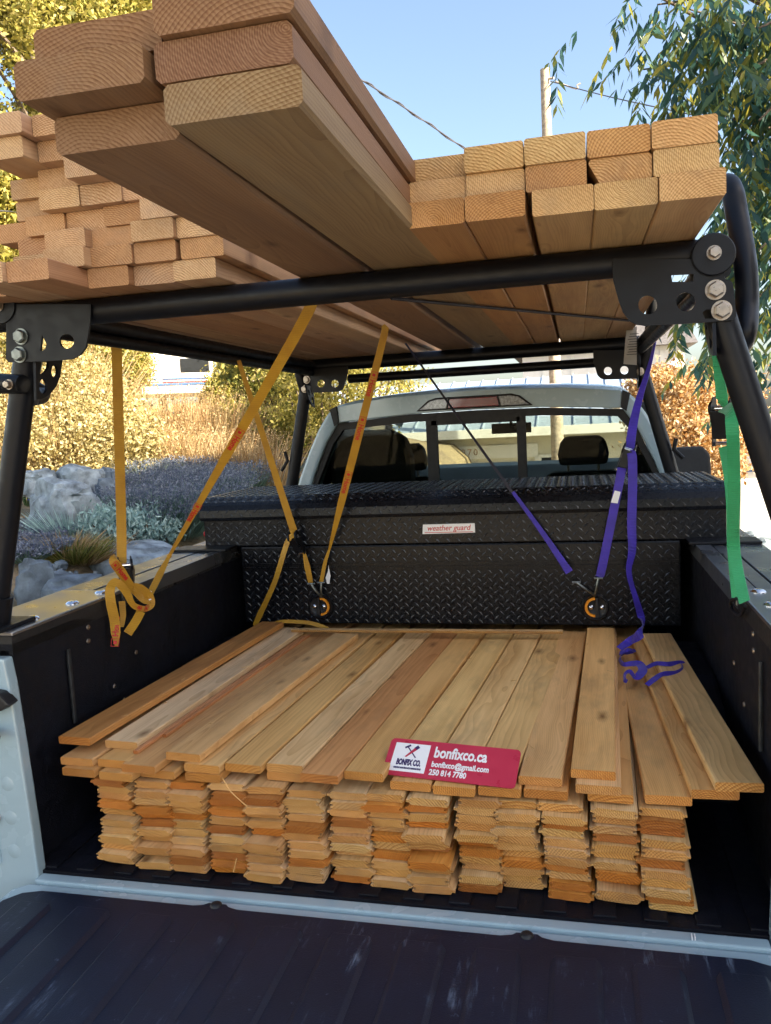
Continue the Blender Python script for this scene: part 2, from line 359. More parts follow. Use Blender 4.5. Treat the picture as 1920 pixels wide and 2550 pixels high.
# ------------------------------------------------------------------ the ground
GZ = -0.87
def sstep(t): t = max(0., min(1., t)); return t*t*(3-2*t)
def H(x, y):
    z = GZ - .085*max(0., min(y, 24.)-5.)
    if x < -1.25:
        e = sstep((-1.25-x)/1.1)
        z += e*1.24 + sstep((-2.2-x)/2.2)*.33 + max(0., -4.4-x)*.03 + (.085*max(0., min(y, 24.)-5.))*e
        z += .05*e*noise.noise((x*.7, y*.7, 0))
    if x > 3.0: z += .25*sstep((x-3.)/5)+ .03*noise.noise((x*.4, y*.4, 3))
    return z
def hit(u, v, tmax=60):
    d = ray(u, v); t = .5
    while t < tmax:
        p = CAM+d*t
        if p.z < H(p.x, p.y): return p
        t += .02
    return CAM+d*tmax
def axis(lo, hi, mid, near, far_n):
    a = list(np.arange(-near, near+.01, mid)); s = near
    ext = list(near + (hi-near)*(np.linspace(0, 1, far_n+1)[1:]**2.2))
    return sorted([-e for e in ext] + a + ext)
gx = axis(-300, 300, .35, 14, 14); gy = axis(-300, 300, .45, 26, 14)
gv = [(x, y, H(x, y)) for y in gy for x in gx]; nx = len(gx)
gf = [(j*nx+i, j*nx+i+1, (j+1)*nx+i+1, (j+1)*nx+i) for j in range(len(gy)-1) for i in range(nx-1)]
me = D.meshes.new('ground'); me.from_pydata(gv, [], gf); me.update()
tag(link('ground', me, M_GROUND, smooth=True), kind='structure')
def sheet(name, x0, x1, y0, y1, dz, mat, step=.5):
    xs = list(np.linspace(x0, x1, max(2, int(abs(x1-x0)/step)))); ys = list(np.linspace(y0, y1, max(2, int(abs(y1-y0)/step))))
    vv = [(x, y, H(x, y)+dz) for y in ys for x in xs]; n = len(xs)
    ff = [(j*n+i, j*n+i+1, (j+1)*n+i+1, (j+1)*n+i) for j in range(len(ys)-1) for i in range(n-1)]
    me = D.meshes.new(name); me.from_pydata(vv, [], ff); me.update()
    return tag(link(name, me, mat, smooth=True), kind='structure')
sheet('driveway', -1.2, 2.9, -9, 17.5, .02, M_ASPHALT)
sheet('pavement', 3.0, 30, 1, 17.5, .035, M_PAVE, .6)

# ------------------------------------------------------------------ the pickup
truck = tag(empty('pickup_truck', (0, 1.5, GZ)), 'white pickup truck with its tailgate down and a lumber rack over the bed', 'truck')
YC = 2.15                                            # rear face of the cab
mb = MB(); mb.span((-.80, .004, -.05), (.80, 2.06, 0))
bed_floor = mb.build('bed_floor', M_LINER, truck)
mb = MB()
for k in range(17):
    x = -.76+k*.095
    mb.span((x-.022, .014, 0), (x+.022, 2.02, .005))
mb.build('floor_ribs', M_LINER, bed_floor, bevel=.002)
for s in (-1, 1):
    mb = MB(); mb.span((s*.80, .02, -.05), (s*.835, 2.06, .525)); side = mb.build('bed_wall', M_LINER, truck)
    mb = MB(); poly = [(.52, 0), (.56, .12), (.64, .20), (.78, .245), (1.12, .245), (1.26, .20), (1.34, .12), (1.38, 0)]
    mb.prism([(0, a, b) for a, b in poly], (s*.655, 0, 0), (s*.80, 0, 0)); mb.build('wheelhouse', M_LINER, truck, bevel=.012)
    # outer side and the end face beside the tailgate
    mb = MB(); mb.span((s*.835, .012, -.42), (s*.985, .40, .51)); mb.span((s*.835, .40, .0), (s*.985, 1.42, .51)); mb.span((s*.835, 1.42, -.42), (s*.985, 2.08, .51))
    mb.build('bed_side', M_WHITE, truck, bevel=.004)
    # rail with a grooved cap forward and a smooth plate aft
    mb = MB()
    for a, b, z in ((.795, .838, .553), (.843, .883, .551), (.888, .985, .553)):
        mb.span((s*a, .47, .512), (s*b, 2.06, z))
    mb.span((s*.80, .47, .50), (s*.98, 2.06, .540))
    mb.build('rail_cap', M_RAIL, truck, bevel=.002)
    mb = MB(); mb.span((s*.80, .02, .50), (s*.98, .468, .543)); mb.build('rail_base', M_RUBBER, truck)
    mb = MB(); mb.span((s*.797, .02, .5435), (s*.985, .468, .553)); mb.build('rail_plate', M_RPLATE, truck, bevel=.003)
    for by in (.14, .30, .43):
        mb = MB(); mb.lathe([(.017, 0), (.017, .002), (.013, .006), (.006, .008), (0.0005, .0085)], (s*.835, by, .553), (0, 0, 1), 18); mb.build('rail_bolt', M_CHROME, truck, smooth=True)
# the end pillar by the tailgate (left one is in view)
for s in (-1, 1):
    poly = [(.765, -.09), (.772, .10), (.783, .30), (.792, .44), (.80, .50), (.99, .50), (.985, -.09)]
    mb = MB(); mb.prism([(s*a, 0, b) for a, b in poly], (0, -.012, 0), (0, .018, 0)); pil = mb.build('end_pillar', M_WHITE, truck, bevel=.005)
    for z in (.05, .13, .21):
        mb = MB(); mb.lathe([(.017, 0), (.010, .0018), (.001, .0026)], (s*.825, -.012, z), (0, -1, 0), 14); mb.build('stamped_dimple', M_WHITE, pil, smooth=True)
    mb = MB(); mb.prism([(s*a, 0, b) for a, b in [(.86, .02), (.93, .0), (.935, .30), (.90, .33), (.868, .29)]], (0, -.017, 0), (0, -.010, 0)); mb.build('pillar_recess', M_WHITE, pil, bevel=.003)
    mb = MB(); mb.tube([(s*.85, -.012, .335), (s*.812, -.052, .338)], .009, 12); mb.tube([(s*.812, -.052, .338), (s*.806, -.058, .338)], .0125, 12); mb.tube([(s*.90, -.011, .335), (s*.90, -.018, .335)], .03, 16); mb.build('latch_striker', M_RUBBER, pil, smooth=True)
    mb = MB(); mb.prism([(s*a, 0, b) for a, b in [(.775, .405), (.80, .43), (.84, .436), (1.0, .425), (1.0, .375), (.90, .385), (.80, .39)]], (0, -.04, 0), (0, -.006, 0)); mb.build('rubber_bumper', M_RUBBER, pil, bevel=.005)
    mb = MB(); mb.prism([(s*a, 0, b) for a, b in [(.862, .17), (.872, .21), (.888, .222), (.90, .21), (.895, .17), (.875, .14), (.865, .145)]], (0, -.024, 0), (0, -.010, 0)); mb.build('cable_bracket', M_CHROME, pil, bevel=.002)
    for q in ((.885, .20), (.90, .02), (.87, .455), (.86, .13)):
        mb = MB(); mb.lathe([(.012, 0), (.012, .004), (.007, .005), (.006, .009), (.0005, .009)], (s*q[0], -.013 if q != (.885, .20) else -.024, q[1]), (0, -1, 0), 14); mb.build('pillar_bolt', M_CHROME, pil)
    mb = MB(); mb.span((s*.798, .202, .27), (s*.790, .213, .46)); mb.build('tie_down_strip', M_DKSTRIP, truck, bevel=.003)
    for q in ((.52, .36), (.40, .30), (.30, .455), (.305, .49)):
        mb = MB(); mb.lathe([(.007, 0), (.006, .003), (.0005, .004)], (s*.80, q[0], q[1]), (-s, 0, 0), 10); mb.build('wall_screw', M_BOLT, truck)
# white sill, tailgate shell, black liner
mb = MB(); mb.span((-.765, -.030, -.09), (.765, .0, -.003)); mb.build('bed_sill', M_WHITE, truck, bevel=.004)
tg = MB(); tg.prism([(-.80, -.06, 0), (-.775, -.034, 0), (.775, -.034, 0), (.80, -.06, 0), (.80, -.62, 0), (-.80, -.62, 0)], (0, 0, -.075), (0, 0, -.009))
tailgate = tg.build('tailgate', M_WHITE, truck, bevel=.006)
lin = [(-.785, -.30), (-.785, -.11), (-.76, -.078), (-.72, -.064)]
def tab(x): return [(x-.05, -.064), (x-.028, -.058), (x-.02, -.050), (x+.02, -.050), (x+.028, -.058), (x+.05, -.064)]
TABS = (P(468*1.1525, 1956*1.1525, 'z', -.005).x, P(1139*1.1525, 2018*1.1525, 'z', -.005).x)
for t in TABS: lin += tab(t)
lin += [(.72, -.064), (.76, -.078), (.785, -.11), (.785, -.61), (-.785, -.61)]
mb = MB(); mb.prism([(a, b, 0) for a, b in lin], (0, 0, -.0085), (0, 0, -.004)); liner = mb.build('tailgate_liner', M_GATE, tailgate, bevel=.0015)
mb = MB()
for k in range(11):
    x = -.70+k*.14; 
    mb.rings([[(x-.046+.010*t, -.125+.010*t, z), (x+.046-.010*t, -.125+.010*t-.02*0, z), (x+.046-.010*t, -.56+.01*t, z), (x-.046+.010*t, -.56+.01*t, z)] for t, z in ((0, -.0039), (1, .0035))])
mb.build('liner_panel', M_GATE, liner, bevel=.002)
for t in TABS:
    mb = MB(); mb.lathe([(.013, 0), (.012, .003), (.008, .006), (.0005, .0065)], (t, -.058, -.004), (0, 0, 1), 16); mb.build('liner_screw', M_RUBBER, liner, smooth=True)
mb = MB(); p = P(1726, 2333, 'z', 0.); mb.span((p.x-.003, p.y-.006, -.003), (p.x-.001, p.y+.006, .003)); mb.span((p.x+.002, p.y-.006, -.003), (p.x+.004, p.y+.006, .003)); mb.build('sill_clip', M_SIGNW, truck)
# front wall of the bed, body under the floor, wheels
mb = MB(); mb.span((-.80, 2.06, -.1), (.80, 2.085, .52)); mb.build('bed_bulkhead', M_LINER, truck)
mb = MB(); mb.span((-.45, -.02, -.30), (.45, 5.6, -.10)); mb.build('chassis', M_RUBBER, truck)
for s in (-1, 1):
    for wy in (.95, 5.0):
        mb = MB(); mb.lathe([(.22, -.13), (.36, -.13), (.40, -.09), (.40, .09), (.36, .13), (.22, .13)], (s*.84, wy, GZ+.40), (s, 0, 0), 32); wh = mb.build('tyre', M_TYRE, truck, smooth=True)
        mb = MB(); mb.lathe([(.001, .05), (.06, .06), (.10, .02), (.21, .10), (.225, .12), (.225, -.12), (.001, -.12)], (s*.84, wy, GZ+.40), (s, 0, 0), 24); mb.build('rim', M_BOLT, wh, smooth=True)
# cab: rear wall, pillars, roof, header
lo = [P(742, 1203, 'y', YC), P(770, 1110, 'y', YC), P(795, 1060, 'y', YC), P(812, 1020, 'y', YC)]
hw = .30
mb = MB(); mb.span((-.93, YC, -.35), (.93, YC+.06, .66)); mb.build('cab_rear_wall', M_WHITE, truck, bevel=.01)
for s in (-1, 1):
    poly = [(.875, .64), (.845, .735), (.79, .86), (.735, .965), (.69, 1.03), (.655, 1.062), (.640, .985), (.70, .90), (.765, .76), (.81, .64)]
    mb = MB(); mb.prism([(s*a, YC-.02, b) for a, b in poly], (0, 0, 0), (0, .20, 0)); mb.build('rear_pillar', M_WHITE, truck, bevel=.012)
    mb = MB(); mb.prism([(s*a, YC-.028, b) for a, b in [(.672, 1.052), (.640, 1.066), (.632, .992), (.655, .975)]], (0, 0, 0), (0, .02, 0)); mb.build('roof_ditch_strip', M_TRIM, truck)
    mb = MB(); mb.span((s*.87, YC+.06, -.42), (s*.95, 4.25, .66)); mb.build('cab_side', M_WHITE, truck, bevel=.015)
    mb = MB(); mb.span((s*.80, YC+.08, -.2), (s*.865, 4.1, .655)); mb.build('door_trim', M_TRIM, truck)
    # side glass between the pillars
    mb = MB(); mb.prism([(s*.875, YC+.20, .665), (s*.875, 3.95, .665), (s*.74, 3.55, 1.0), (s*.72, YC+.20, 1.0)], (0, 0, 0), (-s*.006, 0, 0)); mb.build('side_glass', M_DARKGLASS, truck)
    mb = MB(); mb.tube([(s*.87, 4.15, .66), (s*.80, 3.85, .88), (s*.735, 3.5, 1.03)], [.045, .04, .035], 8); mb.build('windshield_pillar', M_TRIM, truck, smooth=True)
    mb = MB(); mb.span((s*.74, 2.9, .64), (s*.86, 3.0, 1.02)); mb.build('door_pillar', M_TRIM, truck, bevel=.02)
prof = [(-.70, 1.005), (-.675, 1.045), (-.635, 1.072), (-.55, 1.087), (-.40, 1.101), (-.2, 1.111), (0, 1.114), (.2, 1.111), (.40, 1.101), (.55, 1.087), (.635, 1.072), (.675, 1.045), (.70, 1.005)]
mb = MB()
rings = []
for y, dz, sc in ((YC-.015, -.012, .985), (YC, 0, 1.0), (2.5, .022, 1.02), (3.0, .026, 1.03), (3.35, .012, 1.0), (3.6, -.03, .96)):
    rings.append([(x*sc, y, z+dz) for x, z in prof] + [(x*sc*.97, y, z+dz-.03) for x, z in prof[::-1]])
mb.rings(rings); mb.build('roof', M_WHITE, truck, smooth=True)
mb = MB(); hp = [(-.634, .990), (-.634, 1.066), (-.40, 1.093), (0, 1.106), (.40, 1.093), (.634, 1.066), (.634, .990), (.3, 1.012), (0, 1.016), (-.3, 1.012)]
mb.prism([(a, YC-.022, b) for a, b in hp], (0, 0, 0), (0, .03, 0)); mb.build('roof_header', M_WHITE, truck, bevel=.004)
mb = MB(); mb.span((-.68, YC+.05, 1.035), (.68, 3.5, 1.05)); mb.build('headliner', M_TRIM, truck)
# stop lamp on the header
bl = MB(); bl.prism([(a, YC-.034, b) for a, b in [(-.262, 1.022), (-.205, 1.068), (-.17, 1.078), (.17, 1.078), (.205, 1.068), (.262, 1.022)]], (0, 0, 0), (0, .014, 0)); lamp = bl.build('stop_lamp', M_TRIM, truck, bevel=.004)
for nm, mt, pl in (('red_lens', M_LENS, [(-.115, 1.028), (-.105, 1.070), (.105, 1.070), (.115, 1.028)]), ('clear_lens', M_CLEAR, [(-.247, 1.027), (-.197, 1.064), (-.165, 1.071), (-.112, 1.071), (-.122, 1.027)]), ('clear_lens', M_CLEAR, [(.247, 1.027), (.197, 1.064), (.165, 1.071), (.112, 1.071), (.122, 1.027)])):
    mb = MB(); mb.prism([(a, YC-.040, b) for a, b in pl], (0, 0, 0), (0, .008, 0)); mb.build(nm, mt, lamp, bevel=.003)
# rear window: frame bars and three panes
mb = MB(); wo = [(-.81, .645), (-.70, .90), (-.645, .985), (-.3, 1.010), (0, 1.014), (.3, 1.010), (.645, .985), (.70, .90), (.81, .645)]
wi = [(-.775, .675), (-.67, .895), (-.62, .955), (-.3, .975), (0, .978), (.3, .975), (.62, .955), (.67, .895), (.775, .675)]
mb.rings([[(a, YC-.004, b) for a, b in wo], [(a, YC-.004, b) for a, b in wi], [(a, YC+.03, b) for a, b in wi], [(a, YC+.03, b) for a, b in wo], [(a, YC-.004, b) for a, b in wo]], True, False)
mb.span((-.225, YC-.002, .66), (-.175, YC+.025, .985)); mb.span((.185, YC-.002, .66), (.225, YC+.025, .985)); mb.span((-.20, YC-.002, .955), (.20, YC+.02, .985))
rwin = mb.build('rear_window_frame', M_TRIM, truck)
for pl in ([(-.775, .675), (-.67, .895), (-.62, .955), (-.225, .977), (-.225, .675)], [(-.175, .675), (-.175, .957), (.185, .957), (.185, .675)], [(.225, .675), (.225, .977), (.62, .955), (.67, .895), (.775, .675)]):
    mb = MB(); mb.prism([(a, YC+.012, b) for a, b in pl], (0, 0, 0), (0, .004, 0)); mb.build('window_pane', M_GLASS, rwin)
# what shows inside the cab
mb = MB(); mb.span((-.80, 4.0, .30), (.80, 4.3, .60)); mb.prism([(-.80, 3.78, .50), (-.80, 3.95, .655), (-.80, 4.3, .66), (-.80, 4.3, .5)], (0, 0, 0), (1.6, 0, 0)); mb.build('dashboard', M_DASH, truck, bevel=.02)
for sx in (-.52, .476):
    mb = MB(); mb.prism([(sx-.25, 3.05, .0), (sx-.25, 2.98, .60), (sx-.17, 2.96, .665), (sx+.17, 2.96, .665), (sx+.25, 2.98, .60), (sx+.25, 3.05, .0)], (0, 0, 0), (0, .14, 0)); seat = mb.build('seat_back', M_SEAT, truck, bevel=.03)
    mb = MB(); mb.prism([(sx+a, 2.95, b) for a, b in [(-.125, .70), (-.135, .76), (-.12, .825), (-.09, .855), (.09, .855), (.12, .825), (.135, .76), (.125, .70)]], (0, 0, 0), (0, .11, 0)); mb.build('headrest', M_SEAT, seat, bevel=.025)
    mb = MB(); mb.tube([(sx-.08, 3.0, .64), (sx-.08, 3.0, .74)], .007, 8); mb.tube([(sx+.08, 3.0, .64), (sx+.08, 3.0, .74)], .007, 8); mb.build('headrest_post', M_BOLT, seat)
mb = MB(); mb.prism([(a, 2.48, b) for a, b in [(-.80, .1), (-.80, .80), (-.74, .90), (-.64, .945), (-.48, .945), (-.40, .90), (-.37, .80), (-.36, .1)]], (0, 0, 0), (0, .12, 0)); mb.build('rear_seat_back', M_SEAT, truck, bevel=.03)
mb = MB(); mb.box((0.04, 3.72, .905), (.25, .03, .065)); mb.tube([(.04, 3.72, .92), (.04, 3.62, 1.02)], .01, 8); mb.build('rear_view_mirror', M_TRIM, truck, bevel=.008)
mb = MB(); mb.prism([(-.80, 4.22, .66), (.80, 4.22, .66), (.72, 3.55, 1.045), (-.72, 3.55, 1.045)], (0, 0, 0), (0, .004, .006)); mb.build('windshield', M_WSHIELD, truck)
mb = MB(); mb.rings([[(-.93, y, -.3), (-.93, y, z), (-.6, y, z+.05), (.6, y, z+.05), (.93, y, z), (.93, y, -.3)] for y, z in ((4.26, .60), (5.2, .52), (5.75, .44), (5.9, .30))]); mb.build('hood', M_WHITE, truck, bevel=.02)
mm = P(1726, 1162, 'y', 3.75)
mb = MB(); mb.prism([(mm.x+a, mm.y, mm.z+b) for a, b in [(-.13, -.10), (-.13, .08), (-.09, .12), (.06, .12), (.10, .07), (.11, -.10)]], (0, 0, 0), (0, .10, 0)); mb.span((.87, mm.y+.03, mm.z-.10), (mm.x-.1, mm.y+.07, mm.z-.05)); mb.build('side_mirror', M_TRIM, truck, bevel=.015)

# ------------------------------------------------------------------ crossover toolbox
YT = 1.21
tool = tag(empty('toolbox', (0, YT+.25, .553)), 'black diamond-plate crossover toolbox lying across the bed rails', 'toolbox')
mb = MB(); mb.span((-.762, YT, .270), (.762, YT+.50, .553)); body = mb.build('box_body', M_TREAD, tool, bevel=.006)
mb = MB(); mb.span((-.757, YT-.003, .487), (.757, YT+.02, .491)); mb.span((-.757, YT-.004, .474), (.757, YT+.02, .477)); mb.build('fold_line', M_TREAD, body)
mb = MB(); mb.span((-.900, YT-.001, .5555), (.900, YT+.505, .655)); tray = mb.build('tray', M_TREAD, tool, bevel=.004)
lp = [(YT+.51, .652), (YT-.012, .652), (YT-.016, .664), (YT-.014, .690), (YT-.004, .708), (YT+.010, .718), (YT+.03, .726), (YT+.05, .735), (YT+.51, .735)]
mb = MB(); mb.prism([(-.908, a, b) for a, b in lp], (0, 0, 0), (1.816, 0, 0)); lid = mb.build('lid', M_TREAD, tool, smooth=False, bevel=.003)
def lugs(name, parent, o, ex, ey, w_, h_, sx=.0185, sy=.0145, ln=.0125, wd=.0036, ht=.0019):
    o = Vector(o); ex = Vector(ex); ey = Vector(ey); en = ex.cross(ey); mb = MB()
    for j in range(int(h_/sy)):
        for i in range(int(w_/sx)):
            if (i+j) % 2: continue
            c = o+ex*(sx*(i+.5))+ey*(sy*(j+.5)); sg = 1 if i % 2 else -1
            d = (ex+ey*sg).normalized(); q = en.cross(d); i0 = len(mb.v)
            mb.v += [c-d*ln, c-q*wd, c+d*ln, c+q*wd, c-d*ln*.55+en*ht, c+d*ln*.55+en*ht]
            mb.f += [[i0, i0+1, i0+5, i0+4], [i0+1, i0+2, i0+5], [i0+2, i0+3, i0+4, i0+5], [i0+3, i0, i0+4]]
    me = D.meshes.new(name); me.from_pydata([tuple(p) for p in mb.v], [], mb.f); me.update()
    return tag(link(name, me, M_LUG, parent), kind='stuff')
lugs('tread_lugs', body, (-.752, YT-.0005, .275), (1, 0, 0), (0, 0, 1), 1.50, .195)
lugs('tread_lugs', body, (-.752, YT-.0005, .495), (1, 0, 0), (0, 0, 1), 1.50, .055)
lugs('tread_lugs', tray, (-.892, YT-.0015, .560), (1, 0, 0), (0, 0, 1), 1.79, .090)
lugs('tread_lugs', lid, (-.900, YT-.0155, .664), (1, 0, 0), (0, .05, 1), 1.80, .035)
lugs('tread_lugs', lid, (-.900, YT+.055, .7349), (1, 0, 0), (0, 1, 0), 1.80, .45)
lugs('tread_lugs', lid, (-.900, YT+.008, .7172), (1, 0, 0), (0, .92, .39), 1.80, .044)
for s in (-1, 1):
    mb = MB(); mb.span((s*.775, YT-.10, .5535), (s*.985, YT-.002, .562)); mb.build('rail_bracket', M_BLACKSTEEL, tool, bevel=.002)
# maker's plate
bc = (P(911*1.1525, 1132*1.1525, 'y', YT), P(1027*1.1525, 1153*1.1525, 'y', YT)); cxb = (bc[0].x+bc[1].x)/2; czb = (bc[0].z+bc[1].z)/2
mb = MB(); mb.prism([(cxb-.090, YT-.004, czb-.0165), (cxb+.092, YT-.004, czb-.0145), (cxb+.092, YT-.004, czb+.0175), (cxb-.087, YT-.004, czb+.0165)], (0, 0, 0), (0, .003, 0)); badge = mb.build('maker_plate', M_SIGNW, tool)
text('lettering', 'weather guard', .0265, M_RED, badge, basis((cxb+.001, YT-.0046, czb+.003), (1, 0, 0), (0, 0, 1)), bold=.0002, sx=.96, shear=.25)
mb = MB(); mb.span((cxb-.082, YT-.0049, czb-.0125), (cxb+.085, YT-.0042, czb-.0105)); mb.build('underline', M_RED, badge)
# paddle latches with an orange half ring
for cx, flip in ((-.465, 1), (.49, -1)):
    cz = .334; c = (cx, YT-.003, cz)
    mb = MB(); mb.lathe([(.046, 0), (.046, .004), (.041, .010), (.038, .006), (.034, .003), (.0005, .003)], c, (0, -1, 0), 32); lat = mb.build('latch', M_RUBBER, tool, smooth=True)
    mb = MB(); th = [math.pi*(.5-k/14) for k in range(15)]
    mb.rings([[(cx+flip*rr*math.cos(t), YT-.003-hh, cz+rr*math.sin(t)) for rr, hh in ((.0245, .004), (.034, .004), (.033, .009), (.0255, .009))] for t in th]); mb.build('orange_ring', M_ORANGE, lat)
    mb = MB(); mb.prism([(cx-flip*.002, 0, cz-.03), (cx-flip*.002, 0, cz+.032), (cx-flip*.010, 0, cz+.032), (cx-flip*.014, 0, cz-.03)], (0, YT-.018, 0), (0, YT-.004, 0)); mb.build('paddle', M_RUBBER, lat, bevel=.002)
    for q in (flip*.012, -flip*.022):
        mb = MB(); mb.lathe([(.008, .004), (.008, .007), (.005, .010), (.0005, .011)], (cx+q, YT-.003, cz), (0, -1, 0), 14); mb.build('rivet', M_CHROME, lat, smooth=True)
mb = MB(); mb.lathe([(.011, 0), (.011, .012), (.005, .014), (.0005, .014)], (-.902, YT+.03, .60), (-1, 0, 0), 14); mb.build('side_lock', M_RED, tool, smooth=True)

# ------------------------------------------------------------------ lumber rack
rack = tag(empty('lumber_rack', (0, .95, .553)), 'black steel tube rack standing on the bed rails under the lumber', 'rack')
YR, YF = .05, 1.90
ZB = 1.268                                          # underside of the load
BR = .027
def bolt(c, r, parent, nrm=(0, -1, 0), mat=None):
    mb = MB(); mb.lathe([(r*1.18, 0), (r*1.18, .0025), (r*.98, .0025)], c, nrm, 24)
    n = Vector(nrm); mb.lathe([(r*.97, .0025), (r*.97, .011), (r*.80, .013), (r*.0005, .0132)], c, nrm, 6)
    return mb.build('bolt', mat or M_BOLT, parent)
mb = MB(); mb.tube([(-.82, YR, ZB-BR), (.705, YR, ZB-BR)], BR, 20); mb.build('rear_crossbar', M_BLACKSTEEL, rack, smooth=True)
mb = MB(); mb.tube([(-.74, YF, ZB-BR), (.74, YF, ZB-BR)], BR, 20); mb.build('front_crossbar', M_BLACKSTEEL, rack, smooth=True)
mb = MB(); z0 = P(1150, 925, 'y', 2.08).z; mb.tube([(-.56, 2.08, z0), (.70, 2.08, z0)], .020, 16); mb.build('visor_tube', M_BLACKSTEEL, rack, smooth=True)
def leg(a, b, y, name='leg'):
    a = P(*a, 'y', y); b = P(*b, 'y', y); d = (b-a)/(b.z-a.z)
    foot = a + d*(.562-a.z); top = a + d*(ZB-BR-a.z)
    mb = MB(); mb.tube([foot, top], .0265, 18); mb.build(name, M_BLACKSTEEL, rack, smooth=True)
    mb = MB(); mb.box((foot.x, y, .558), (.10, .16, .010)); mb.tube([foot, foot+d*.07], .034, 18); mb.build('foot', M_BLACKSTEEL, rack, bevel=.002)
    return foot, top
LL = leg((64.8, 903.6), (30, 1190), YR); LR = leg((1798, 800.7), (1850, 959), YR)
def z5(x, y): return (700+x/4.165, 840+y/4.165)
def z4(x, y): return (1400+x/4.165, 800+y/4.165)
FL_ = leg(z5(245, 600), z5(120, 1480), YF); FR_ = leg(z4(880, 700), z4(1135, 1560), YF)
def poly_at(pts, org, sc, y):   # crop pixels -> (x,z) at plane y
    out = []
    for a, b in pts:
        p = P(org[0]+a/sc, org[1]+b/sc, 'y', y); out.append((p.x, p.z))
    return out
def circ_at(c, r, org, sc, y): return poly_at(circ(c[0], c[1], r), org, sc, y)
YP = YR-.034
fr = lambda y: (lambda a, b, t: (a, y+t, b))
o1, s1 = (1480, 460), 3.786
plate('gusset_plate', poly_at([(170, 700), (178, 900), (230, 1090), (270, 1200), (335, 1285), (400, 1318), (480, 1330), (1070, 1297), (1310, 1275), (1340, 1240), (1310, 940), (1290, 905), (1230, 890), (1210, 700)], o1, s1, YP),
      [circ_at((505, 1133), 90, o1, s1, YP), circ_at((862, 1105), 90, o1, s1, YP), poly_at([(725, 850), (735, 915), (930, 915), (940, 840)], o1, s1, YP), poly_at([(1020, 1200), (1040, 1262), (1130, 1262), (1130, 1180), (1060, 1175)], o1, s1, YP)], .006, M_BLACKSTEEL, rack, fr(YP))
for c, r in (((1148, 985), .0145), ((1207, 1180), .0145)):
    p = P(o1[0]+c[0]/s1, o1[1]+c[1]/s1, 'y', YP-.008); bolt(p+Vector((0, .008, 0)), r, rack)
p = P(o1[0]+1122/s1, o1[1]+660/s1, 'y', YP); mb = MB(); mb.lathe([(.036, -.055), (.036, .004), (.034, .006), (.001, .006)], p, (0, -1, 0), 32); mb.build('tube_cap', M_BLACKSTEEL, rack, smooth=True)
bolt(p+Vector((0, -.006, .002)), .0105, rack)
o2, s2 = (0, 700), 5.206
plate('gusset_plate', poly_at([(75, 300), (80, 640), (75, 1000), (105, 1050), (500, 1042), (790, 1026), (930, 1012), (1040, 955), (1110, 860), (1140, 700), (1175, 440), (1175, 300)], o2, s2, YP),
      [circ_at((865, 780), 95, o2, s2, YP), poly_at([(520, 905), (545, 700), (590, 790), (602, 820), (585, 880), (550, 905)], o2, s2, YP)], .006, M_BLACKSTEEL, rack, fr(YP))
for c in ((245, 715), (225, 950)):
    p = P(o2[0]+c[0]/s2, o2[1]+c[1]/s2, 'y', YP-.008); bolt(p+Vector((0, .008, 0)),   .0145, rack, mat=M_DKBOLT)
p = P(o2[0]+10/s2, o2[1]+325/s2, 'y', YP); mb = MB(); mb.lathe([(.036, -.055), (.036, .004), (.001, .006)], p, (0, -1, 0), 32); mb.build('tube_cap', M_BLACKSTEEL, rack, smooth=True); bolt(p+Vector((0, -.006, 0)), .0105, rack)
# curved gussets in the side plane, drilled
XG = LL[1].x+.03
def poly_x(pts, org, sc, x):
    out = []
    for a, b in pts:
        q = P(org[0]+a/sc, org[1]+b/sc, 'x', x); out.append((q.y, q.z))
    return out
XL_ = LL[1].x+.012
q0 = poly_x([(430, 1000), (440, 1545), (520, 1530), (620, 1470), (700, 1370), (750, 1240), (790, 1000)], o2, s2, XL_)
hl = [poly_x(circ(677, 1172, 42, 14, 82), o2, s2, XL_), poly_x(circ(530, 1368, 52, 14, 100), o2, s2, XL_), poly_x([(495, 1050), (600, 1050), (595, 1120), (560, 1180), (500, 1222), (485, 1200)], o2, s2, XL_)]
for s in (-1, 1):
    for X, fm in ((s*abs(XL_), 0), (s*abs(FL_[1].x), 1)):
        g_ = (lambda a: (a if not fm else YR+YF-a))
        plate('side_gusset', [(g_(a), b) for a, b in q0], [[(g_(a), b) for a, b in h] for h in hl], .006, M_BLACKSTEEL, rack, lambda a, b, t, X=X: (X+t, a, b))
o5, s5 = (700, 840), 4.165; YFP = YF-.034
plate('gusset_plate', poly_at([(300, 330), (310, 575), (590, 565), (640, 540), (665, 470), (692, 365), (692, 300)], o5, s5, YFP), [circ_at((412, 480), 40, o5, s5, YFP), circ_at((557, 480), 40, o5, s5, YFP)], .006, M_BLACKSTEEL, rack, fr(YFP))
o4 = (1400, 800)
plate('gusset_plate', poly_at([(320, 300), (325, 415), (365, 560), (395, 592), (440, 605), (780, 595), (790, 300)], o4, s5, YFP), [circ_at((475, 515), 42, o4, s5, YFP), circ_at((645, 507), 43, o4, s5, YFP)], .006, M_BLACKSTEEL, rack, fr(YFP))
for c, o in (((265, 440), o5), ((245, 535), o5), ((805, 520), o4)):
    p = P(o[0]+c[0]/s5, o[1]+c[1]/s5, 'y', YF-.03); bolt(p, .014, rack)
